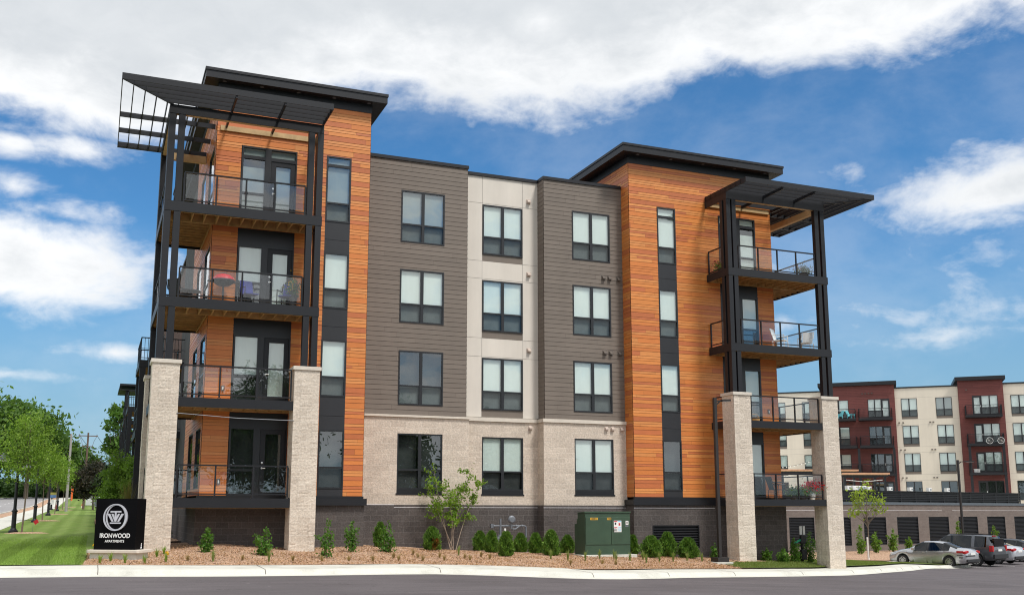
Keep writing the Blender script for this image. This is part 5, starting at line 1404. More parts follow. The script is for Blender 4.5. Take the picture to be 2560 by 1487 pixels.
for cx_, s_ in ((-.58, 'LS3063'), (.05, 'TOB')):
    mb = MB(); w_ = .155 if len(s_) > 4 else .085; mb.box(cx_ - w_, cx_ + w_, -D2 - .026, -D2 - .022, HT - .275, HT - .19); b_ = mb.build('number_label', yel, tr)
    text_mesh('lettering', s_, .085, M['plastic'], b_, face_mat((cx_, -D2 - .0275, HT - .233), (1, 0, 0), (0, 0, 1)), .001, .002, sx=.85)
mb = MB(); mb.box(L2 - .70, L2 - .38, -D2 - .026, -D2 - .022, HT - .72, HT - .30, 0)
for x0, x1, z0, z1, mi in ((-.69, -.555, -.345, -.312, 1), (-.69, -.555, -.575, -.54, 1), (-.53, -.39, -.345, -.312, 2), (-.53, -.39, -.575, -.545, 2), (-.66, -.60, -.45, -.37, 3), (-.50, -.43, -.48, -.39, 1)):
    mb.box(L2 + x0, L2 + x1, -D2 - .029, -D2 - .026, HT + z0, HT + z1, mi)
for k in range(4): mb.box(L2 - .685, L2 - .56, -D2 - .029, -D2 - .026, HT - .62 - k * .022, HT - .612 - k * .022, 3); mb.box(L2 - .525, L2 - .40, -D2 - .029, -D2 - .026, HT - .62 - k * .022, HT - .612 - k * .022, 2)
mb.build('warning_label', [M['white'], M['redp'], simple('blue_decal', (.25, .55, .75), .5), M['plastic']], tr)
mb = MB(); mb.box(L2 - .20, L2 - .08, -D2 - .026, -D2 - .022, HT - .45, HT - .31, 0); mb.lathe([(.035, 0), (.035, -.003), (.02, -.003)], (L2 - .14, -D2 - .026, HT - .38), 14, 1, 'Y'); mb.box(L2 - .22, L2 - .08, -D2 - .026, -D2 - .022, HT - .52, HT - .475, 2); mb.build('maker_plate', [M['white'], M['plastic'], M['grey']], tr)

# ------------------------------------------------------------------ gas meter set
gm = thing('gas_meter', 'grey gas meter with disc regulator and pipework on the dark block base', 'gas meter', on(3.25, .1))
gz0 = gm.location.z
def gp(x, y, z): return (x - 3.25, y - .1, z - gz0)
mb = MB(); P_ = [gp(3.25, .05, 1.30), gp(3.25, .05, .62)]; mb.tube(P_, .045, 10); mb.tube([gp(2.82, .05, 1.02), gp(4.22, .05, 1.02)], .032, 10); mb.tube([gp(4.22, .05, 1.02), gp(4.30, .05, 1.0), gp(4.32, .05, .94), gp(4.32, .05, .0)], .034, 10); mb.tube([gp(4.05, .05, 1.02), gp(3.86, .02, .90), gp(3.74, .02, .90)], .03, 8)
for x in (3.0, 3.5, 3.9, 4.15): mb.lathe([(0, -.03), (.05, -.03), (.05, .03), (0, .03)], gp(x, .05, 1.02), 10, 0, 'X')
mb.box(*[v for a, b in zip(gp(2.84, -.02, .95), gp(2.94, .10, 1.10)) for v in (a, b)])
mb.build('pipe', M['grey'], gm)
mb = MB(); mb.lathe([(0, -.07), (.10, -.07), (.15, -.03), (.155, 0), (.15, .03), (.06, .06), (.05, .10), (0, .10)], gp(3.70, .0, 1.26), 20, 0, 'Y'); mb.tube([gp(3.70, .02, 1.12), gp(3.70, .02, .92)], .035, 10); mb.build('regulator', M['grey'], gm)
mb = MB(); q0, q1 = gp(3.06, -.12, .42), gp(3.46, .16, .62); mb.box(q0[0], q1[0], q0[1], q1[1], q0[2], q1[2]); mb.lathe([(.10, 0), (.17, -.10), (.17, -.30), (.1, -.36), (0, -.36)], gp(3.26, .0, .70), 16); mb.build('meter_body', M['grey'], gm, bevel=.01)
mb = MB(); q = gp(3.38, -.02, .78); mb.box(q[0], q[0] + .07, q[1] - .02, q[1], q[2], q[2] + .15); mb.build('meter_tag', M['white'], gm)

# ------------------------------------------------------------------ lamp poles and street lamps
def lamp_pole(loc, H, armd, arm, label):
    o = thing('lamp_pole', label, 'lamp pole', loc)
    mb = MB(); mb.box(-.36, .36, -.36, .36, -.25, .05); mb.build('footing', M['concrete'], o, bevel=.012)
    mb = MB(); mb.box(-.25, .25, -.25, .25, .05, .22); mb.build('base_cover', M['bronze'], o, bevel=.01)
    mb = MB(); mb.box(-.062, .062, -.062, .062, .22, H); mb.build('pole', M['bronze'], o, bevel=.006)
    mb = MB(); a = Vector(armd).normalized(); p = Vector((0, 0, H - .12))
    mb.bar(p, p + a * arm * .5, .06, .05); mb.bar(Vector((0, 0, H - .32)), p + a * .22, .05, .05); mb.bar(p + a * arm * .42 + Vector((0, 0, .02)), p + a * arm + Vector((0, 0, .03)), .24, .075); o2 = mb.build('lamp_head', M['bronze'], o)
    mb = MB(); mb.bar(p + a * arm * .5 + Vector((0, 0, -.02)), p + a * arm * .95 + Vector((0, 0, -.012)), .18, .02); mb.build('lens', M['lamp'], o2)
    return o
M['bronze'] = simple('dark_bronze', (.030, .026, .025), .45, .2, .08, 4)
lamp_pole(on(10.9, -3.25), 6.28, (1, -.25, 0), .62, 'tall square dark lamp pole on a concrete footing in front of the right stone pier')
lamp_pole((46.1, 18.8, -1.72), 6.9, (.93, -.37, 0), 1.15, 'tall dark lamp pole behind the parked cars')
def street_lamp(loc, label):
    o = thing('street_lamp', label, 'street lamp', loc, 0, 'street lamps along the path')
    mb = MB(); mb.box(-.27, .27, -.27, .27, -.15, .03); mb.lathe([(.26, .02), (.26, .16), (.20, .18), (.15, .28), (.13, .30), (.13, 1.22), (.17, 1.24), (.17, 1.30), (.12, 1.34), (.09, 1.42), (.075, 4.4), (0, 4.45)], (0, 0, 0), 14); mb.build('post', M['black'], o)
    mb = MB(); pts = [Vector((0, 0, 4.2)), Vector((-.02, 0, 4.55)), Vector((-.25, 0, 4.85)), Vector((-.62, 0, 4.85)), Vector((-.80, 0, 4.62))]; mb.tube(pts, .028, 8); mb.build('arm', M['black'], o)
    mb = MB(); mb.lathe([(0, 4.66), (.10, 4.64), (.13, 4.54), (.30, 4.46), (.42, 4.30), (.40, 4.27), (0, 4.30)], (-.80, 0, 0), 18); o2 = mb.build('lamp_shade', M['grey'], o)
    mb = MB(); mb.lathe([(.25, 4.28), (.22, 4.20), (0, 4.16)], (-.80, 0, 0), 14); mb.build('lens', M['lamp'], o2)
    return o
l0 = street_lamp((-15.55, 30.0, g1(-15.55, 30.0)), 'nearest black street lamp with bell shade, beside the first street tree')
for y, l in ((53.4, 'second black street lamp along the path'), (80, 'third black street lamp along the path'), (109, 'fourth black street lamp along the path')):
    dup(l0, (-15.55, y, g1(-15.55, y)), 0, l)
bs = dup(l0, (-16.6, 118, 1.42), math.pi, 'far street lamp carrying a small blue and yellow stop sign')
o = thing('stop_sign', 'small blue and yellow stop sign panel on the far lamp', 'sign', (-16.5, 117.7, 3.5)); mb = MB(); mb.box(-.45, .45, -.03, 0, -.35, .0, 0); mb.box(-.45, .45, -.03, 0, .0, .35, 1); mb.build('sign_panel', [simple('blue_sign', (.12, .25, .55), .5), simple('yellow_sign', (.45, .40, .10), .5)], o); mb = MB(); mb.box(-.25, .25, -.03, 0, -1.3, -.6); mb.build('timetable', M['white'], o)
def utility_pole(loc, H, label, mat, arm):
    o = thing('utility_pole', label, 'utility pole', loc); mb = MB(); mb.tube([(0, 0, -.3), (0, 0, H)], [.19, .13], 10); mb.build('pole', M[mat], o)
    if arm:
        mb = MB(); mb.box(-arm, arm, -.2, -.08, H - .55, H - .42)
        mb.box(-.75, .75, -.2, -.08, H - 2.1, H - 2.0); o2 = mb.build('crossarm', M[mat], o)
        mb = MB()
        for x in (-arm * .9, arm * .9, -.7, .7): mb.lathe([(.05, 0), (.06, .1), (.03, .2), (0, .22)], (x, -.14, H - .42 if abs(x) > .8 else H - 2.0), 8)
        for s_ in (-1, 1): mb.tube([(s_ * arm * .9, -.14, H - .5), (s_ * arm * .62, -.14, H - 1.3), (s_ * .7, -.14, H - 1.9), (s_ * .75, -.14, H - 3.2), (s_ * .3, -.1, H - 4.2), (0, 0, H - 4.7)], .03, 5)
        mb.build('insulator', M['grey'], o2)
    return o
M['polewood'] = simple('weathered_pole', (.13, .085, .065), .9, 0, .2, 3)
M['polegrey'] = simple('grey_pole', (.30, .28, .27), .9, 0, .15, 3)
utility_pole((-12.53, 125.9, 1.5), 11.3, 'brown timber utility pole with crossarm behind the dark purple tree', 'polewood', 1.35)
utility_pole((-14.4, 105.1, 1.25), 9.9, 'plain grey utility pole in front of the dark trees', 'polegrey', 0)
utility_pole((-8.37, 200.2, 3.3), 12.4, 'far utility pole with a crossarm beside the loose tree', 'polewood', 1.9)
for i, (a, b) in enumerate((((-13.7, 125.8, 12.4), (-10.1, 200.0, 15.1)), ((-11.3, 125.8, 12.4), (-6.7, 200.0, 15.1)), ((-13.2, 125.8, 10.8), (-9.2, 200.0, 14.2)), ((-11.3, 125.8, 12.4), (-14.4, 60, 12.6)))):
    if i == 3: continue
    mb = MB(); A_, B_ = Vector(a), Vector(b); path = [A_.lerp(B_, t / 10) + Vector((0, 0, -4 * 1.3 * (t / 10) * (1 - t / 10))) for t in range(11)]; mb.tube(path, .035, 5); tag(mb.build('overhead_wire', M['plastic']), 'thin black overhead wire running between the brown and far utility poles', 'wire', 'overhead wires')
# far odds and ends of the street
o = thing('white_shed', 'low white shed at the far end of the lawn', 'shed', (-11.3, 160, 2.1)); mb = MB(); mb.box(-1.15, 1.15, 0, 2.4, -.1, 1.75); mb.build('wall', M['white'], o); mb = MB(); mb.prism([(-1.25, 1.75), (1.25, 1.75), (0, 2.1)][::-1], -.1, 2.5, 'Y'); mb.build('roof', M['grey'], o); mb = MB(); mb.box(.3, 1.0, -.03, 0, 0, 1.55); mb.build('door', M['grey'], o)
o = thing('traffic_cone', 'orange traffic cone at the far end of the lawn', 'traffic cone', (-12.85, 144.2, g1(-12.85, 144.2))); mb = MB(); mb.box(-.28, .28, -.28, .28, -.03, .05); mb.build('base', M['orangep'], o); mb = MB(); mb.lathe([(.22, .05), (.05, 1.0), (0, 1.0)], (0, 0, 0), 14); mb.build('cone_body', M['orangep'], o); mb = MB(); mb.lathe([(.155, .42), (.118, .62)], (0, 0, 0), 14); mb.build('stripe', M['white'], o)
o = thing('feather_flag', 'tall narrow orange feather flag beside the far street trees', 'flag', (-14.4, 128.2, g1(-14.4, 128.2))); mb = MB(); mb.tube([(0, 0, -.1), (0, 0, 3.6)], .025, 6); mb.build('pole', M['grey'], o); mb = MB(); mb.prism([(.03, 1.2), (.28, 1.3), (.32, 3.0), (.18, 3.5), (.03, 3.6)][::-1], -.008, .008, 'Y'); mb.build('banner', M['orangep'], o)
o = thing('fire_hydrant', 'small red hydrant near the far street lamp', 'hydrant', (-15.9, 116, 1.45)); mb = MB(); mb.lathe([(.16, -.1), (.16, .06), (.11, .08), (.11, .50), (.15, .52), (.15, .58), (.10, .68), (0, .74)], (0, 0, 0), 12); mb.tube([(-.2, 0, .38), (.2, 0, .38)], .055, 8); mb.build('body', M['redp'], o)
o = thing('marker_flag', 'little red marker flag in the lawn by the first street tree', 'marker flag', (-14.6, 31.8, g1(-14.6, 31.8))); mb = MB(); mb.tube([(0, 0, -.05), (0, 0, .62)], .008, 5); mb.build('wire', M['grey'], o); mb = MB(); mb.prism([(.0, .62), (.20, .78), (.32, .58), (.12, .42)], -.004, .004, 'Y'); mb.build('flag', M['redp'], o)
# pet waste station
pw = thing('pet_waste_station', 'black post with white sign, bag box and a green bag hanging out', 'pet station', on(16.85, -.55))
mb = MB(); mb.box(-.04, .04, -.04, .04, -.1, 1.50); mb.build('post', M['plastic'], pw)
mb = MB(); mb.box(-.14, .14, -.075, -.045, 1.14, 1.50, 0); o = mb.build('sign_plate', M['white'], pw); mb = MB(); mb.box(-.012, .022, -.08, -.075, 1.14, 1.50); mb.build('sign_stripe', M['plastic'], o)
mb = MB(); mb.box(-.15, .12, -.16, -.04, .78, 1.12); mb.build('bag_box', M['plastic'], pw, bevel=.015)
mb = MB(); mb.prism([(-.12, .98), (-.10, .90), (-.46, .76), (-.52, .80), (-.50, .83)], -.125, -.118, 'Y'); mb.build('bag', simple('green_bag', (.03, .40, .22), .5), pw)
mb = MB(); mb.box(-.16, .10, -.20, -.04, .10, .52); mb.build('bin', M['plastic'], pw, bevel=.02)

# ------------------------------------------------------------------ things on the balconies
def patio_chair(loc, rz, label, fab, group=None, frame='black', w_=.52):
    o = thing('patio_chair', label, 'chair', loc, rz, group); h = w_ / 2
    mb = MB(); mb.box(-h + .03, h - .03, -.24, .22, .40, .43); mb.build('seat', M[fab], o)
    mb = MB(); mb.bar((0, .22, .43), (0, .36, .95), w_ - .08, .02, 0, (0, 1, 0)); mb.build('backrest', M[fab], o)
    for sx_ in (-1, 1):
        for sy in (-.24, .24):
            mb = MB(); mb.tube([(sx_ * h, sy, 0), (sx_ * h, sy, .41 if sy > 0 else .62)], .016, 6); mb.build('leg', M[frame], o)
        mb = MB(); mb.tube([(sx_ * h, -.26, .62), (sx_ * h, .26, .64), (sx_ * h, .37, .95)], .018, 6); mb.build('armrest', M[frame], o)
    return o
def potted(loc, r, h, label, petals, green=((.03, .09, .015), (.10, .19, .04)), pot='pot', spread=.24, ht=.32, n=320, nf=90, seed=1, petal_size=.045):
    rs = np.random.default_rng(seed); o = thing('potted_plant', label, 'potted plant', loc)
    mb = MB(); mb.lathe([(0, .0), (r * .75, 0), (r, h), (r * 1.08, h), (r * 1.08, h + .03), (r * .9, h + .03), (0, h)], (0, 0, 0), 16); mb.build('pot', M[pot], o)
    P = rs.normal(size=(n, 3)) * (spread * .5, spread * .5, ht * .32) + (0, 0, h + ht * .45); P[:, 2] = np.maximum(P[:, 2], h)
    V, F = leaf_arrays(P, .05, rs); npmesh('foliage', V, F, M['leaf'], o, leafcol(n, *green, rs))
    if petals is not None:
        P = rs.normal(size=(nf, 3)) * (spread * .55, spread * .55, ht * .28) + (0, 0, h + ht * .72); V, F = leaf_arrays(P, petal_size, rs, 1.3)
        npmesh('flower', V, F, M['leaf'], o, leafcol(nf, petals, tuple(c * .6 for c in petals), rs))
    return o
D3, R4, R3, R2, R1 = 8.352, 11.522, 8.362, 5.222, 2.062
gr = thing('grill', 'red lidded round grill on a pedestal on the third floor left balcony', 'grill', (-7.72, -2.35, D3))
mb = MB(); mb.lathe([(.24, 0), (.24, .03), (.03, .06), (.03, .62), (.12, .66)], (0, 0, 0), 14); mb.build('stand', M['plastic'], gr)
mb = MB(); mb.lathe([(0, .62), (.20, .66), (.34, .76), (.37, .82), (.36, .84)], (0, 0, 0), 20); mb.box(-.52, .52, -.10, .10, .77, .80); mb.build('bowl', M['plastic'], gr)
mb = MB(); mb.lathe([(.36, .845), (.34, .92), (.24, 1.0), (.10, 1.045), (0, 1.05)], (0, 0, 0), 20); l_ = mb.build('lid', M['redp'], gr); mb = MB(); mb.tube([(-.10, 0, 1.04), (-.09, 0, 1.10), (.09, 0, 1.10), (.10, 0, 1.04)], .012, 6); mb.build('handle', M['plastic'], l_)
patio_chair((-6.85, -2.35, D3), 0.25, 'blue canvas chair facing out, beside the red grill', 'bluef')
patio_chair((-5.62, -2.45, D3), -.5, 'dark blue chair at the right end of the grill balcony', 'bluef')
potted((-5.42, -2.55, D3), .14, .45, 'yellow flowering plant at the right end of the grill balcony', (.70, .38, .03), seed=3, ht=.5)
patio_chair((-9.05, -1.2, D3), 2.4, 'black mesh chair in the corner of the grill balcony', 'plastic'); patio_chair((-8.75, -.4, D3), 1.2, 'dark wire chair by the street side windows of the grill balcony', 'plastic')
o = thing('bistro_table', 'small black openwork table on the grill balcony corner', 'table', (-8.75, -1.95, D3)); mb = MB(); mb.lathe([(0, .44), (.36, .44), (.36, .47), (0, .47)], (0, 0, 0), 18); mb.build('tabletop', M['plastic'], o); mb = MB(); mb.tube([(0, 0, 0), (0, 0, .44)], .025, 6); mb.lathe([(.22, 0), (.22, .02), (.03, .03)], (0, 0, 0), 14); mb.build('pedestal', M['plastic'], o)
potted((12.78, -1.20, R4), .12, .16, 'pot of pink flowers at the left end of the top right balcony', (.55, .06, .12), seed=4)
potted((16.75, -1.70, R4), .20, .22, 'bowl of frosty pink flowers at the right end of the top right balcony', (.40, .22, .26), ((.06, .09, .05), (.16, .19, .12)), seed=5, spread=.36)
o = thing('storage_box', 'dark storage box on the top right balcony near the house corner', 'box', (16.15, -.4, R4)); mb = MB(); mb.box(-.3, .3, -.2, .2, 0, .42); mb.build('chest', M['grey'], o); mb = MB(); mb.box(-.32, .32, -.22, .22, .42, .48); mb.build('lid', M['plastic'], o)
patio_chair((15.6, -1.35, R3), .6, 'pale chair beside the house corner on the third floor right balcony', 'white', None, 'white'); patio_chair((17.05, -1.2, R3), -1.0, 'pale chair at the far end of the third floor right balcony', 'white', None, 'white')
potted((16.45, -1.90, R1), .13, .26, 'white pot of bright red flowers on the ground floor right balcony', (.62, .012, .025), pot='white', ht=.42, spread=.40, nf=420, n=160, seed=6, petal_size=.06)
potted((15.95, -1.88, R1), .15, .16, 'trailing green plant beside the red flowers', (.65, .55, .06), ((.06, .11, .04), (.17, .22, .09)), seed=7, spread=.38, nf=20, n=420, ht=.36); potted((15.55, -1.80, R1), .14, .16, 'green leafy plant left of the trailing one', None, ((.05, .10, .04), (.15, .20, .08)), seed=8, spread=.30)
patio_chair((15.25, -1.1, R1), 1.4, 'black bistro chair on the ground floor right balcony', 'plastic'); o = thing('bistro_table', 'tall black table on the ground floor right balcony', 'table', (15.0, -1.35, R1)); mb = MB(); mb.lathe([(0, .70), (.3, .70), (.3, .73), (0, .73)], (0, 0, 0), 16); mb.build('tabletop', M['plastic'], o); mb = MB(); mb.tube([(0, 0, 0), (0, 0, .7)], .025, 6); mb.lathe([(.2, 0), (.2, .02), (.03, .03)], (0, 0, 0), 14); mb.build('pedestal', M['plastic'], o)
potted((13.7, -1.0, R1), .12, .18, 'plant pot behind the glass by the door of the ground floor right balcony', (.5, .2, .1), seed=9, nf=20)
o = thing('wicker_basket', 'brown basket on the second floor right balcony by the window', 'basket', (14.2, -1.2, R2)); mb = MB(); mb.lathe([(0, 0), (.2, 0), (.26, .22), (.24, .22), (.18, .03), (0, .03)], (0, 0, 0), 16); mb.build('bowl', M['wood'], o); mb = MB(); mb.tube([(-.25, 0, .22), (-.15, 0, .36), (.15, 0, .36), (.25, 0, .22)], .015, 6); mb.build('handle', M['wood'], o)
# ------------------------------------------------------------------ cars
def car(name, label, loc, heading, S, arches, wr, paint, sideg, wind, rear, parts, W):
    """lofted body; +y is forward. S rows: y, z_bottom, belt, half width, top, half width at top"""
    root = thing(name, label, 'car', loc, -R_(heading)); S = np.array(S, float)
    ys = set(S[:, 0])
    for ya in arches:
        for d in (-.42, -.37, -.30, -.2, -.1, 0, .1, .2, .30, .37, .42): ys.add(ya + d)
    for a, b in sideg: ys |= {a, b}
    ys = np.array(sorted(ys)); I = [np.interp(ys, S[:, 0], S[:, k]) for k in range(6)]
    _, zb, bl, wd, tp, wt = I
    for ya in arches:
        d = np.abs(ys - ya); r = wr + .055; up = np.where(d < r, wr + np.sqrt(np.maximum(r * r - d * d, 0)), 0); zb = np.maximum(zb, up)
    def sec(i, off=0.0):
        z0, b, w_, t, u_ = zb[i], bl[i], wd[i], tp[i], wt[i]
        z1 = min(z0 + .06, b - .06)
        return [(0, z0), (w_ * .80, z0), (w_ * .965 + off, z0 + .01), (w_ * .99 + off, max(z1, z0 + (b - z0) * .35)), (w_ + off, z0 + (b - z0) * .72), (w_ * .972 + off, b), (u_ + .035 + off * .5, t - .055), (u_ - .05, t - .008), (0, t + .012)]
    def ok(i, iv): m = (ys[i] + ys[i + 1]) / 2; return any(a < m < b for a, b in iv)
    body = MB(); glass = MB()
    n = len(ys)
    for s_ in (-1, 1):
        for i in range(n - 1):
            A_, B_ = sec(i), sec(i + 1)
            for k in range(8):
                q = [(s_ * A_[k][0], ys[i], A_[k][1]), (s_ * A_[k + 1][0], ys[i], A_[k + 1][1]), (s_ * B_[k + 1][0], ys[i + 1], B_[k + 1][1]), (s_ * B_[k][0], ys[i + 1], B_[k][1])]
                q = q if s_ < 0 else q[::-1]
                if k == 5 and ok(i, sideg): glass.face(q, 0, None, True)
                elif k == 5 and -1.06 < (ys[i] + ys[i + 1]) / 2 < .72: body.face(q, 1, None, True)
                elif k >= 7 and (ok(i, wind) or ok(i, rear)): glass.face(q, 0, None, True)
                elif k == 6 and (ok(i, wind) or ok(i, rear)): glass.face(q, 0, None, True)
                else: body.face(q, 1 if k == 0 else 0, None, True)
        for i in (0, n - 1):
            A_ = sec(i); q = [(s_ * p[0], ys[i], p[1]) for p in A_]; body.face(q if (s_ > 0) == (i == 0) else q[::-1], 0)
    body.build('body', [M[paint], M['plastic']], root, weld=True, recalc=True)
    glass.build('window_glass', M['carglass'], root, weld=True)
    inn = MB(); y0 = min(a for a, b in rear) if rear else -1.5; inn.box(-W * .40, W * .40, -1.2, .9, .35, float(np.median(bl))); 
    for yy in (-.95, .15):
        for x in (-.36, .36): inn.box(x - .22, x + .22, yy - .08, yy + .08, .8, 1.22)
    inn.build('seats', M['plastic'], root)
    # doors, with handles
    for s_ in (-1, 1):
        for a, b in parts['doors']:
            d = MB(); idx = [i for i in range(n - 1) if a - 1e-6 <= ys[i] and ys[i + 1] <= b + 1e-6]
            for i in idx:
                A_, B_ = sec(i, .007), sec(i + 1, .007)
                for k in (2, 3, 4):
                    q = [(s_ * A_[k][0], ys[i], A_[k][1]), (s_ * A_[k + 1][0], ys[i], A_[k + 1][1]), (s_ * B_[k + 1][0], ys[i + 1], B_[k + 1][1]), (s_ * B_[k][0], ys[i + 1], B_[k][1])]; d.face(q if s_ < 0 else q[::-1], 0, None, True)
            if not d.f: continue
            dd = d.build('door', M[paint], root, weld=True)
            j = idx[1] if len(idx) > 1 else idx[0]; x = s_ * (wd[j] + .012); z = bl[j] - .10
            h_ = MB(); h_.bar((x, a + .10, z), (x, a + .27, z), .03, .028); h_.build('handle', M[parts.get('handle', paint)], dd)
    for ya in arches:
        for s_ in (-1, 1):
            x = s_ * (W / 2 - .10)
            t = MB(); t.lathe([(.0, -.10), (wr * .62, -.10), (wr * .94, -.105), (wr, -.07), (wr, .07), (wr * .94, .105), (wr * .66, .10), (wr * .64, .08), (0, .07)] if s_ > 0 else [(0, -.07), (wr * .64, -.08), (wr * .66, -.10), (wr * .94, -.105), (wr, -.07), (wr, .07), (wr * .94, .105), (0, .10)], (x, ya, wr), 28, 0, 'X')
            to = t.build('wheel', M['tyre'], root)
            r_ = MB()
            for k in range(10):
                a = 2 * math.pi * k / 10; c, sn = math.cos(a), math.sin(a)
                r_.bar((x + s_ * .085, ya, wr), (x + s_ * .092, ya + c * wr * .62, wr + sn * wr * .62), .045, .02, 0, (1, 0, 0))
            r_.lathe([(wr * .68, s_ * .075), (wr * .66, s_ * .10), (wr * .60, s_ * .10), (wr * .58, s_ * .075)], (x, ya, wr), 28, 0, 'X'); r_.lathe([(.06, s_ * .08), (.055, s_ * .105), (0, s_ * .108)], (x, ya, wr), 14, 0, 'X')
            r_.build('rim', M['alloy'], to)
    for nm, mat, boxes in parts['bits']:
        for q in boxes:
            b = MB()
            if len(q) == 6: b.box(*q)
            else: b.prism(q[0], q[1], q[2], q[3])
            b.build(nm, M[mat], root, bevel=.012)
    return root
SED = [(-2.41, .42, .80, .62, .84, .46), (-2.37, .32, .90, .80, .98, .60), (-2.2, .25, .95, .885, 1.07, .66), (-1.80, .23, .965, .912, 1.115, .66), (-.98, .22, .945, .918, 1.405, .56), (-.4, .21, .925, .918, 1.468, .55), (.2, .21, .905, .918, 1.452, .55), (.62, .21, .895, .916, 1.30, .60), (1.12, .21, .905, .910, 1.03, .68), (1.7, .22, .83, .90, .925, .66), (2.15, .25, .72, .845, .80, .58), (2.34, .30, .60, .74, .66, .48), (2.41, .38, .52, .60, .55, .40)]
def sedan_bits(dmg):
    b = [('taillight', 'redlens', [([(-.88, .80), (-.88, .93), (-.60, .99), (-.44, .94), (-.52, .86)], -2.40, -2.22, 'Y'), ([(.88, .80), (.88, .93), (.60, .99), (.44, .94), (.52, .86)][::-1], -2.40, -2.22, 'Y')]),
         ('taillight', 'redlens', [(-.915, -.865, -2.28, -1.88, .86, .97), (.865, .915, -2.28, -1.88, .86, .97)]), ('licence_plate', 'white', [(-.26, .26, -2.425, -2.40, .72, .86)]),
         ('headlight', 'lamp', [(-.84, -.55, 2.02, 2.22, .62, .76), (.55, .84, 2.02, 2.22, .62, .76)]), ('mirror', dmg or 'silver2', [(-1.02, -.90, .62, .80, .93, 1.07), (.90, 1.02, .62, .80, .93, 1.07)]), ('bumper', 'plastic', [(-.78, .78, -2.44, -2.36, .34, .50)])]
    if dmg: b.append(('torn_trim', 'plastic', [(-.935, -.885, -2.30, -1.90, .70, .735), (-.925, -.875, -2.22, -2.02, .56, .62), (-.86, .2, -2.43, -2.38, .66, .72)]))
    return dict(doors=[(-.92, -.12), (-.10, .92)], bits=b, handle='alloy')
fwd = Vector((math.sin(R_(-18)), math.cos(R_(-18)), 0)); rgt = Vector((fwd.y, -fwd.x, 0))
def place(rr_pt, half_wb, half_tr): p = Vector((*rr_pt, 0)) + fwd * half_wb - rgt * half_tr; p.z = float(zA(p.x)) + .005; return tuple(p)
SG = [(-1.42, -1.05), (-.98, -.16), (-.06, .72)]
car('silver_sedan', 'silver saloon with torn rear bumper, nearest of the parked cars', place((36.35, 9.6), 1.40, .80), -18, SED, (-1.40, 1.42), .325, 'silver', SG, [(.2, 1.12)], [(-1.80, -.98)], sedan_bits('silver'), 1.836)
SUV = [(-2.42, .46, .92, .78, .98, .66), (-2.38, .40, 1.08, .94, 1.14, .80), (-2.30, .36, 1.12, .975, 1.40, .78), (-2.12, .34, 1.13, .985, 1.74, .73), (-1.9, .33, 1.13, .99, 1.80, .73), (-.4, .32, 1.10, .995, 1.84, .72), (.35, .32, 1.08, .995, 1.82, .72), (.75, .32, 1.08, .99, 1.60, .74), (1.25, .32, 1.09, .985, 1.20, .80), (1.8, .33, 1.02, .975, 1.12, .80), (2.25, .36, .88, .92, 1.00, .74), (2.40, .42, .70, .82, .80, .64), (2.43, .5, .62, .70, .66, .55)]
car('suv', 'dark grey boxy off road car parked right of the silver saloon', place((39.55, 10.6), 1.40, .86), -19, SUV, (-1.40, 1.40), .37, 'gunmetal', [(-2.02, -1.32), (-1.14, -.22), (-.10, .66)], [(.35, 1.25)], [(-2.30, -2.12)],
    dict(doors=[(-1.0, -.15), (-.13, .95)], handle='alloy', bits=[('taillight', 'redlens', [(-.985, -.80, -2.42, -2.20, .88, 1.22), (.80, .985, -2.42, -2.20, .88, 1.22)]), ('taillight', 'redlens', [(-.24, .24, -2.16, -2.10, 1.745, 1.79)]), ('rear_window', 'carglass', [(-.66, .66, -2.40, -2.26, 1.16, 1.64)]), ('licence_plate', 'white', [(-.26, .26, -2.44, -2.40, .88, 1.0)]), ('tailgate_trim', 'alloy', [(-.35, .35, -2.43, -2.385, 1.03, 1.07)]), ('bumper', 'plastic', [(-.92, .92, -2.50, -2.36, .46, .72)]), ('headlight', 'lamp', [(-.88, -.58, 2.2, 2.36, .74, .90), (.58, .88, 2.2, 2.36, .74, .90)]), ('mirror', 'gunmetal', [(-1.12, -.97, .62, .80, 1.08, 1.28), (.97, 1.12, .62, .80, 1.08, 1.28)]), ('roof_rail', 'plastic', [(-.72, -.68, -1.8, .2, 1.83, 1.88), (.68, .72, -1.8, .2, 1.83, 1.88)]), ('wheel_arch_trim', 'plastic', [(-1.0, -.97, -1.9, -1.84, .4, .7), (.97, 1.0, -1.9, -1.84, .4, .7)])]), 1.99)
car('pale_sedan', 'pale silver saloon showing its red rear lights beyond the grey car', place((43.1, 12.3), 1.40, .80), -18, SED, (-1.40, 1.42), .325, 'silver2', SG, [(.2, 1.12)], [(-1.80, -.98)], sedan_bits(None), 1.836)
car('black_car', 'black car at the right edge of the photo, farthest in the row', place((47.2, 14.1), 1.40, .80), -18, SED, (-1.40, 1.42), .325, 'blackcar', SG, [(.2, 1.12)], [(-1.80, -.98)], sedan_bits(None), 1.836)
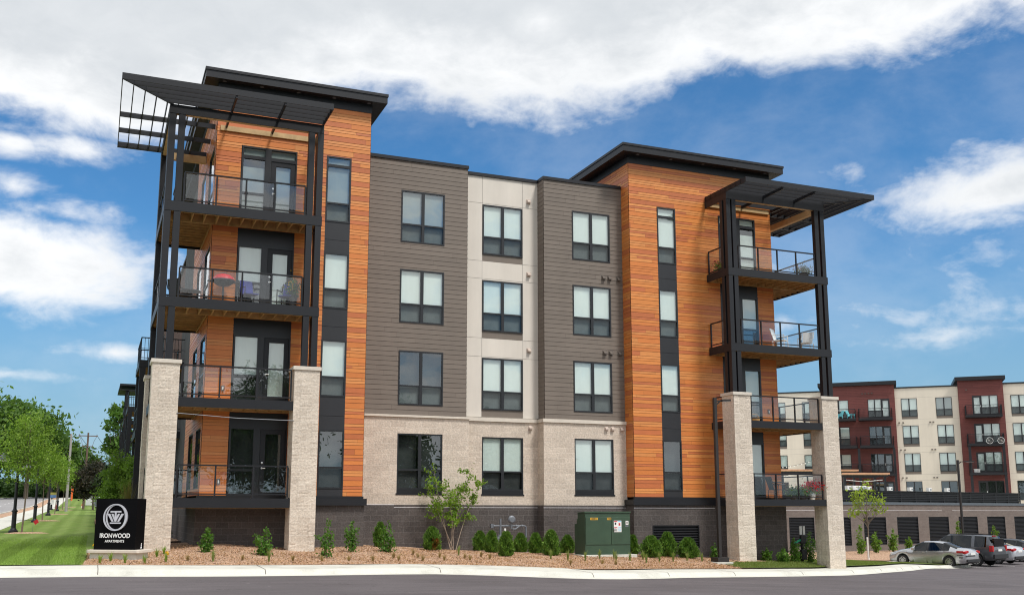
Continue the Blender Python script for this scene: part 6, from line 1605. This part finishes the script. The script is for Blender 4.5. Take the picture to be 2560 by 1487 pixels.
# ------------------------------------------------------------------ parking podium wall
PA = R_(12.0)
pod = thing('podium_wall', 'long brown block garage wall with dark louvred openings and a grey coping', 'wall', (42.17, 26.24, 0), PA)
LV = [-6.43 + 4.24 * k for k in range(10)]
LV = [-6.43, -2.18, 2.17, 6.39, 10.64, 14.87, 19.12, 23.4, 27.7, 32]
LW = 2.78; NZ = (0, -1, 0)
hv = [(a, a + LW, -1.03, 1.10) for a in LV]
mb = MB(); wallpanel(mb, (0, 0, 0), UX, NZ, -26, 46, -2.2, 2.05, hv, 0, .12); mb.build('block_wall', M['podium'], pod)
mb = MB(); mb.box(-26, 46, -.06, .5, 2.05, 2.26); mb.build('coping', simple('blue_grey_coping', (.085, .105, .125), .5), pod)
mb = MB()
for a, b in ((-26, -2), (-1.4, 3), (3.8, 12.5), (14, 46)): mb.box(a, b, -.012, 0.004, 1.60, 1.622)
mb.build('white_flashing', M['flash'], pod)
for a, b, z0, z1 in hv: louvre(pod, (0, 0, 0), UX, NZ, a, b, z0, z1, .115)
mb = MB(); mb.box(-26, 46, .5, 90, -2.0, 2.2); mb.build('deck', M['concrete'], pod)
fe = thing('slat_fence', 'dark horizontal slat fence standing on top of the garage wall', 'fence', (42.17, 26.24, 2.2), PA)
mb = MB()
for k in range(5): mb.bar((-12, .35, .24 + k * .145), (25.3, .35, .24 + k * .145), .05, .085)
mb.build('slats', M['fenceblack'] if 'fenceblack' in M else M['black'], fe)
mb = MB(); mb.box(-12, 25.3, .24, .46, .92, .97); mb.build('top_rail', M['black'], fe)
for k in range(20):
    mb = MB(); mb.box(-12 + k * 1.96, -11.9 + k * 1.96, .36, .44, 0, .92); mb.build('post', M['black'], fe)
mb = MB(); mb.box(-12, 25.3, .50, .52, .05, .92); mb.build('backing', M['plastic'], fe)
def pw_(s, d, z): c, sn = math.cos(PA), math.sin(PA); return (42.17 + s * c - d * sn, 26.24 + s * sn + d * c, z)
for k, (s, w_, h_) in enumerate(((1.4, .42, .36), (3.98, .42, .34), (6.68, .42, .34), (9.4, .42, .34), (12.0, .42, .34), (14.6, .42, .34))):
    o = thing('white_lantern', 'small white box lamp standing above the slat fence', 'lamp', pw_(s, .7, 3.15), PA, 'white box lamps along the slat fence'); mb = MB(); mb.box(-w_ / 2, w_ / 2, -.12, .12, .04, h_); mb.build('lamp_box', M['white'], o); mb = MB(); mb.box(-.04, .04, -.04, .04, -.9, .04); mb.build('stand', M['black'], o); mb = MB(); mb.box(.02, w_ / 2 - .04, -.13, -.12, .12, h_ - .1); mb.build('vent', M['grey'], o)
o = thing('roof_unit', 'wide white metal unit above the slat fence beside the first box lamp', 'roof unit', pw_(2.7, .9, 3.1), PA); mb = MB(); mb.box(-.86, .86, -.35, .35, -.9, .42); mb.build('casing', M['white'], o, bevel=.03); mb = MB(); mb.box(-.3, .8, -.36, -.35, .0, .34); mb.build('grille', M['silver'], o)
# ------------------------------------------------------------------ apartment house behind the podium
BA = math.atan2(-.678, .735)
bb = thing('rear_apartment_building', 'far four storey apartment house with alternating cream and dark red bays and balconies', 'building', (76.05, 53.21, 0), BA)
BZ = [(2.75, 4.87), (5.95, 8.05), (9.10, 11.21), (12.25, 14.35)]
cw_ = [-22.9, -19.4, -16.1, -12.45, -1.43, 2.25, 9.97, 13.6, 17.3, 21.0]
def wins(x0, x1): return [a for a in cw_ if x0 < a and a + 1.7 < x1]
PRJ = .35
for x0, x1, zt in ((-30, -10.25, 15.45), (-2.1, 4.65, 15.55), (9.25, 30, 15.6)):
    mb = MB(); hs = [(a, a + 1.7, z0 - (.27 if k else 0), z1) for a in wins(x0, x1) for k, (z0, z1) in enumerate(BZ)]
    wallpanel(mb, (0, 0, 0), UX, NZ, x0, x1, 0, zt, hs, 0, .15)
    for z in (2.55, 4.98, 5.65, 8.15, 8.80, 11.3, 11.95, 14.45): mb.box(x0, x1, -.001, .03, z - .008, z + .008, 1)
    mb.build('cream_wall', [M['cream'], M['groove']], bb)
    for a in wins(x0, x1):
        for k in (1, 2, 3): mb = MB(); mb.box(a, a + 1.7, -.01, .1, BZ[k][0] - .27, BZ[k][0]); mb.build('taupe_panel', M['taupepanel'], bb)
    mb = MB(); mb.box(x0, x1, -.08, .4, zt, zt + .16); mb.build('parapet_cap', M['black'], bb)
    for a in wins(x0, x1):
        for k in range(4):
            dk = (k == 0) or (a == 2.25 and k == 3) or (a == -12.45 and k == 2)
            window(bb, (0, 0, 0), UX, NZ, a, a + 1.7, *BZ[k], blind=(None if k == 0 else 'blindgrey' if dk else 'blind'), lower='dim' if k == 0 else 'screen')
for x0, x1, zt in ((-10.25, -2.1, 16.0), (4.65, 9.25, 16.1)):
    mb = MB(); y = -PRJ
    units = ((-5.05, -2.67, False), (-9.2, -7.2, True)) if x0 < 0 else ((6.03, 8.63, True),)
    hs = [(a, b, z, z + 2.25) for a, b, m_ in units for z in (2.6, 5.78, 8.95, 12.12)]
    siding(mb, (0, y, 0), UX, NZ, x0, x1, 0, zt, hs, 'red', int(x0) + 50)
    siding(mb, (x0, 0, 0), (0, -1, 0), (-1, 0, 0), 0, PRJ, 0, zt, (), 'red', 7)
    siding(mb, (x1, 0, 0), (0, 1, 0), (1, 0, 0), -PRJ, 0, 0, zt, (), 'red', 8)
    mb.build('red_siding_wall', [M['red'], M['gap']], bb)
    mb = MB(); mb.box(x0 - .28, x1 + .28, y - .4, 6, zt, zt + .42); mb.build('roof', M['black'], bb)
    for a, b, m_ in units:
        for k, z in enumerate((2.6, 5.78, 8.95, 12.12)):
            w_ = b - a; dx = .92
            wx0, wx1 = (a + dx, b) if m_ else (a, b - dx)
            dx0, dx1 = (a, a + dx) if m_ else (b - dx, b)
            bl_ = None if k == 0 or (x0 < 0 and k < 3 and not m_) else 'blind'
            mb = MB(); rot_box(mb, (0, y, 0), UX, NZ, wx0, wx1, -.1, -.01, z, z + .14); mb.build('black_panel', M['blackpanel'], bb)
            window(bb, (0, y, 0), UX, NZ, wx0, wx1, z + .14, z + 2.25, cols=2 if w_ > 2.2 else 1, rail=.36, blind=bl_, lower='screen' if bl_ else 'dim')
            f = MB(); rot_box(f, (0, y, 0), UX, NZ, dx0, dx0 + .17, -.06, .02, z, z + 2.25); rot_box(f, (0, y, 0), UX, NZ, dx1 - .17, dx1, -.06, .02, z, z + 2.25); rot_box(f, (0, y, 0), UX, NZ, dx0 + .17, dx1 - .17, -.06, .02, z + 2.05, z + 2.25); rot_box(f, (0, y, 0), UX, NZ, dx0 + .17, dx1 - .17, -.06, .02, z, z + .25)
            o = f.build('balcony_door', M['frame'], bb)
            g = MB(); gquad(g, y + .03, dx0 + .17, dx1 - .17, z + .25, z + 2.05); g.build('glass_pane', M['glass'], o)
            r = MB(); rot_box(r, (0, y, 0), UX, NZ, dx0 + .17, dx1 - .17, -.12, -.1, z + .25, z + 2.05); r.build('blind' if bl_ else 'room', M['blind' if bl_ else 'dim'], o)
            h_ = MB(); hx = dx1 - .09 if m_ else dx0 + .09; h_.box(hx - .03, hx + .03, y - .06, y - .02, z + .95, z + 1.15); h_.build('handle', M['steel'], o)
def rear_balcony(x0, x1, z, dep=1.7):
    mb = MB(); mb.box(x0, x1, -PRJ - dep, -PRJ - .02, z - .26, z); o = mb.build('balcony', M['black'], bb)
    r = MB(); yf = -PRJ - dep + .06
    for p, q in (((x0 + .05, yf), (x1 - .05, yf)), ((x0 + .05, yf), (x0 + .05, -PRJ - .05)), ((x1 - .05, yf), (x1 - .05, -PRJ - .05))):
        r.bar((*p, z + 1.07), (*q, z + 1.07), .05, .05); r.bar((*p, z + .08), (*q, z + .08), .04, .04)
        n_ = int(math.hypot(q[0] - p[0], q[1] - p[1]) / .13)
        for i in range(n_ + 1):
            t = i / n_; x, y = p[0] + (q[0] - p[0]) * t, p[1] + (q[1] - p[1]) * t; k = .03 if i in (0, n_) else .009
            r.box(x - k, x + k, y - k, y + k, z + .05, z + 1.05)
    r.build('railing', M['black'], o)
for z in (5.72, 8.90, 12.08):
    rear_balcony(5.18, 8.85, z); rear_balcony(-9.85, -6.42, z); rear_balcony(-6.12, -2.45, z)
mb = MB(); mb.box(-10.0, -2.2, -PRJ - 1.8, -PRJ - .02, 8.55, 8.64)
for k, (x, zt) in enumerate(((5.3, 8.62), (8.7, 8.62), (-6.28, 8.6), (-2.5, 8.6), (-9.8, 8.6))):
    mb = MB(); mb.box(x - .13, x + .13, -PRJ - 1.66, -PRJ - 1.40, 2.2, zt); mb.build('balcony_post', M['black'], bb)
def vents(x, z, n_, dx, m, y=0.0):
    for i in range(n_):
        mb = MB(); mb.prism([(y, z), (y - .12, z), (y - .12, z + .05), (y, z + .13)][::-1], x + i * dx - .09, x + i * dx + .09, 'X'); mb.build('vent_hood', M[m], bb)
for z in (11.52, 8.40, 5.22):
    vents(-1.75, z, 2, .42, 'ventg'); vents(1.55, z, 2, .32, 'ventg')
vents(-5.6, 15.0, 4, .35, 'ventg', -PRJ - .02); vents(5.5, 15.0, 1, .3, 'ventg', -PRJ - .02)
mb = MB(); mb.box(-30, 30, .32, 14, 0, 15.4); mb.build('core', M['dim'], bb)
def bw(s, d, z): c, sn = math.cos(BA), math.sin(BA); return (76.05 + s * c - d * sn, 53.21 + s * sn + d * c, z)
def aqua(s, d, z, rz, label):
    o = thing('deck_chair', label, 'chair', bw(s, d, z), BA + rz, 'aqua deck chairs')
    mb = MB(); mb.bar((0, -.3, .38), (0, .25, .28), .5, .04, 0, (0, 0, 1)); mb.build('seat', M['aqua'], o)
    mb = MB(); mb.bar((0, .22, .26), (0, .62, 1.02), .52, .04, 0, (0, 1, 0)); mb.build('backrest', M['aqua'], o)
    for sx_ in (-1, 1):
        for yy, h_ in ((-.28, .55), (.28, .5)):
            mb = MB(); mb.box(sx_ * .3 - .025, sx_ * .3 + .025, yy - .04, yy + .04, 0, h_); mb.build('leg', M['aqua'], o)
        mb = MB(); mb.box(sx_ * .3 - .06, sx_ * .3 + .06, -.36, .40, .54, .575); mb.build('armrest', M['aqua'], o)
aqua(-8.3, -1.25, 12.08, -.9, 'aqua deck chair on the far red balcony, partly hidden by the grey pier'); aqua(-6.95, -1.2, 12.08, 1.0, 'aqua deck chair at the right end of the top far red balcony')
# bicycle leaning on the outer railing
bk = thing('bicycle', 'bicycle with white tyres hung along the far third floor balcony railing', 'bicycle', bw(7.9, -2.25, 8.82), BA)
for x in (-.56, .56):
    mb = MB(); pts = [Vector((x + .34 * math.cos(a), 0, .36 + .34 * math.sin(a))) for a in np.linspace(0, 2 * math.pi, 25)]; mb.tube(pts, .02, 6, 0, False); w_ = mb.build('wheel', M['white'], bk)
    mb = MB()
    for a in np.linspace(0, math.pi, 7)[:-1]: mb.tube([(x - .33 * math.cos(a), 0, .36 - .33 * math.sin(a)), (x + .33 * math.cos(a), 0, .36 + .33 * math.sin(a))], .006, 4)
    mb.build('spokes', M['steel'], w_)
mb = MB()
for p, q in (((-.56, 0, .36), (-.08, 0, .32)), ((-.56, 0, .36), (-.20, 0, .80)), ((-.08, 0, .32), (-.22, 0, .90)), ((-.20, 0, .78), (.42, 0, .80)), ((-.08, 0, .32), (.44, 0, .74)), ((.56, 0, .36), (.40, 0, .92))): mb.tube([p, q], .024, 6)
mb.build('frame', M['plastic'], bk); mb = MB(); mb.box(-.34, -.10, -.05, .05, .90, .95); mb.build('saddle', M['plastic'], bk); mb = MB(); mb.tube([(.36, -.26, .98), (.42, 0, .94), (.36, .26, .98)], .018, 6); mb.build('handlebar', M['plastic'], bk)
o = thing('storage_box', 'small white box on the second floor balcony of the far red bay', 'box', bw(5.9, -1.5, 5.72), BA); mb = MB(); mb.box(-.3, .3, -.2, .2, 0, .36); mb.build('chest', M['white'], o); mb = MB(); mb.box(-.32, .32, -.22, .22, .36, .42); mb.build('lid', M['white'], o)
# ------------------------------------------------------------------ pergolas and lights on the podium terrace
def pergola(a, b, z, label):
    a = Vector(a); b = Vector(b); d = (b - a); L = d.length; rz = math.atan2(d.y, d.x)
    o = thing('pergola', label, 'pergola', (a.x, a.y, 2.2), rz)
    H = z - 2.2
    for x in (.1, L - .1):
        for y in (0, 2.6):
            mb = MB(); mb.box(x - .09, x + .09, y - .09, y + .09, 0, H - .25); mb.build('post', M['black'], o)
    mb = MB(); mb.box(-.2, L + .2, -.1, 0, H - .28, H - .10); mb.box(-.2, L + .2, 2.6, 2.7, H - .28, H - .10); mb.build('beam', M['black'], o)
    mb = MB(); x = -.2
    while x < L + .2: mb.box(x, x + .06, -.4, 3.0, H - .10, H + .06); x += .3
    mb.build('rafters', M['woodpale'], o)
    mb = MB(); mb.box(-.25, L + .25, -.42, -.38, H - .06, H + .10); mb.build('front_board', M['woodtan'], o)
    mb = MB(); mb.tube([(.2, .3, H - .55), (L * .5, .3, H - .72), (L - .2, .3, H - .55)], .03, 5); mb.build('light_string', M['white'], o)
M['woodtan'] = simple('tan_timber', (.50, .27, .16), .75, 0, .15, 3)
pergola((54.47, 40.58), (58.18, 39.1), 5.0, 'dark terrace pergola with a tan timber edge right of the far grey pier'); pergola((51.2, 45.6), (58.1, 43.2), 5.45, 'larger terrace pergola seen behind the ground floor right balcony')
mb = MB(); A_, B_ = Vector((50.3, 45.3, 5.75)), Vector((54.3, 43.6, 6.7)); path = [A_.lerp(B_, t / 12) + Vector((0, 0, -4 * .25 * (t / 12) * (1 - t / 12))) for t in range(13)]
o = thing('string_lights', 'string of small white bulbs above the terrace behind the right balconies', 'string lights', tuple(A_)); mb.tube([p - A_ for p in path], .012, 4); mb.build('cable', M['plastic'], o)
mb = MB()
for p in path: mb.lathe([(0, -.06), (.05, -.02), (.045, .05), (0, .09)], tuple(p - A_ + Vector((0, 0, -.08))), 8)
mb.build('bulb', M['bulb'], o)
o = thing('terrace_table', 'long dark terrace table showing above the slat fence before the far cream bay', 'table', (64.5, 44.0, 2.2), BA); mb = MB(); mb.box(-1.6, 1.6, -.4, .4, .98, 1.04); mb.build('tabletop', M['plastic'], o)
for x in (-1.3, 1.3): mb = MB(); mb.bar((x, -.35, 0), (x, .1, .98), .06, .06); mb.bar((x, .35, 0), (x, -.1, .98), .06, .06); mb.build('leg', M['plastic'], o)
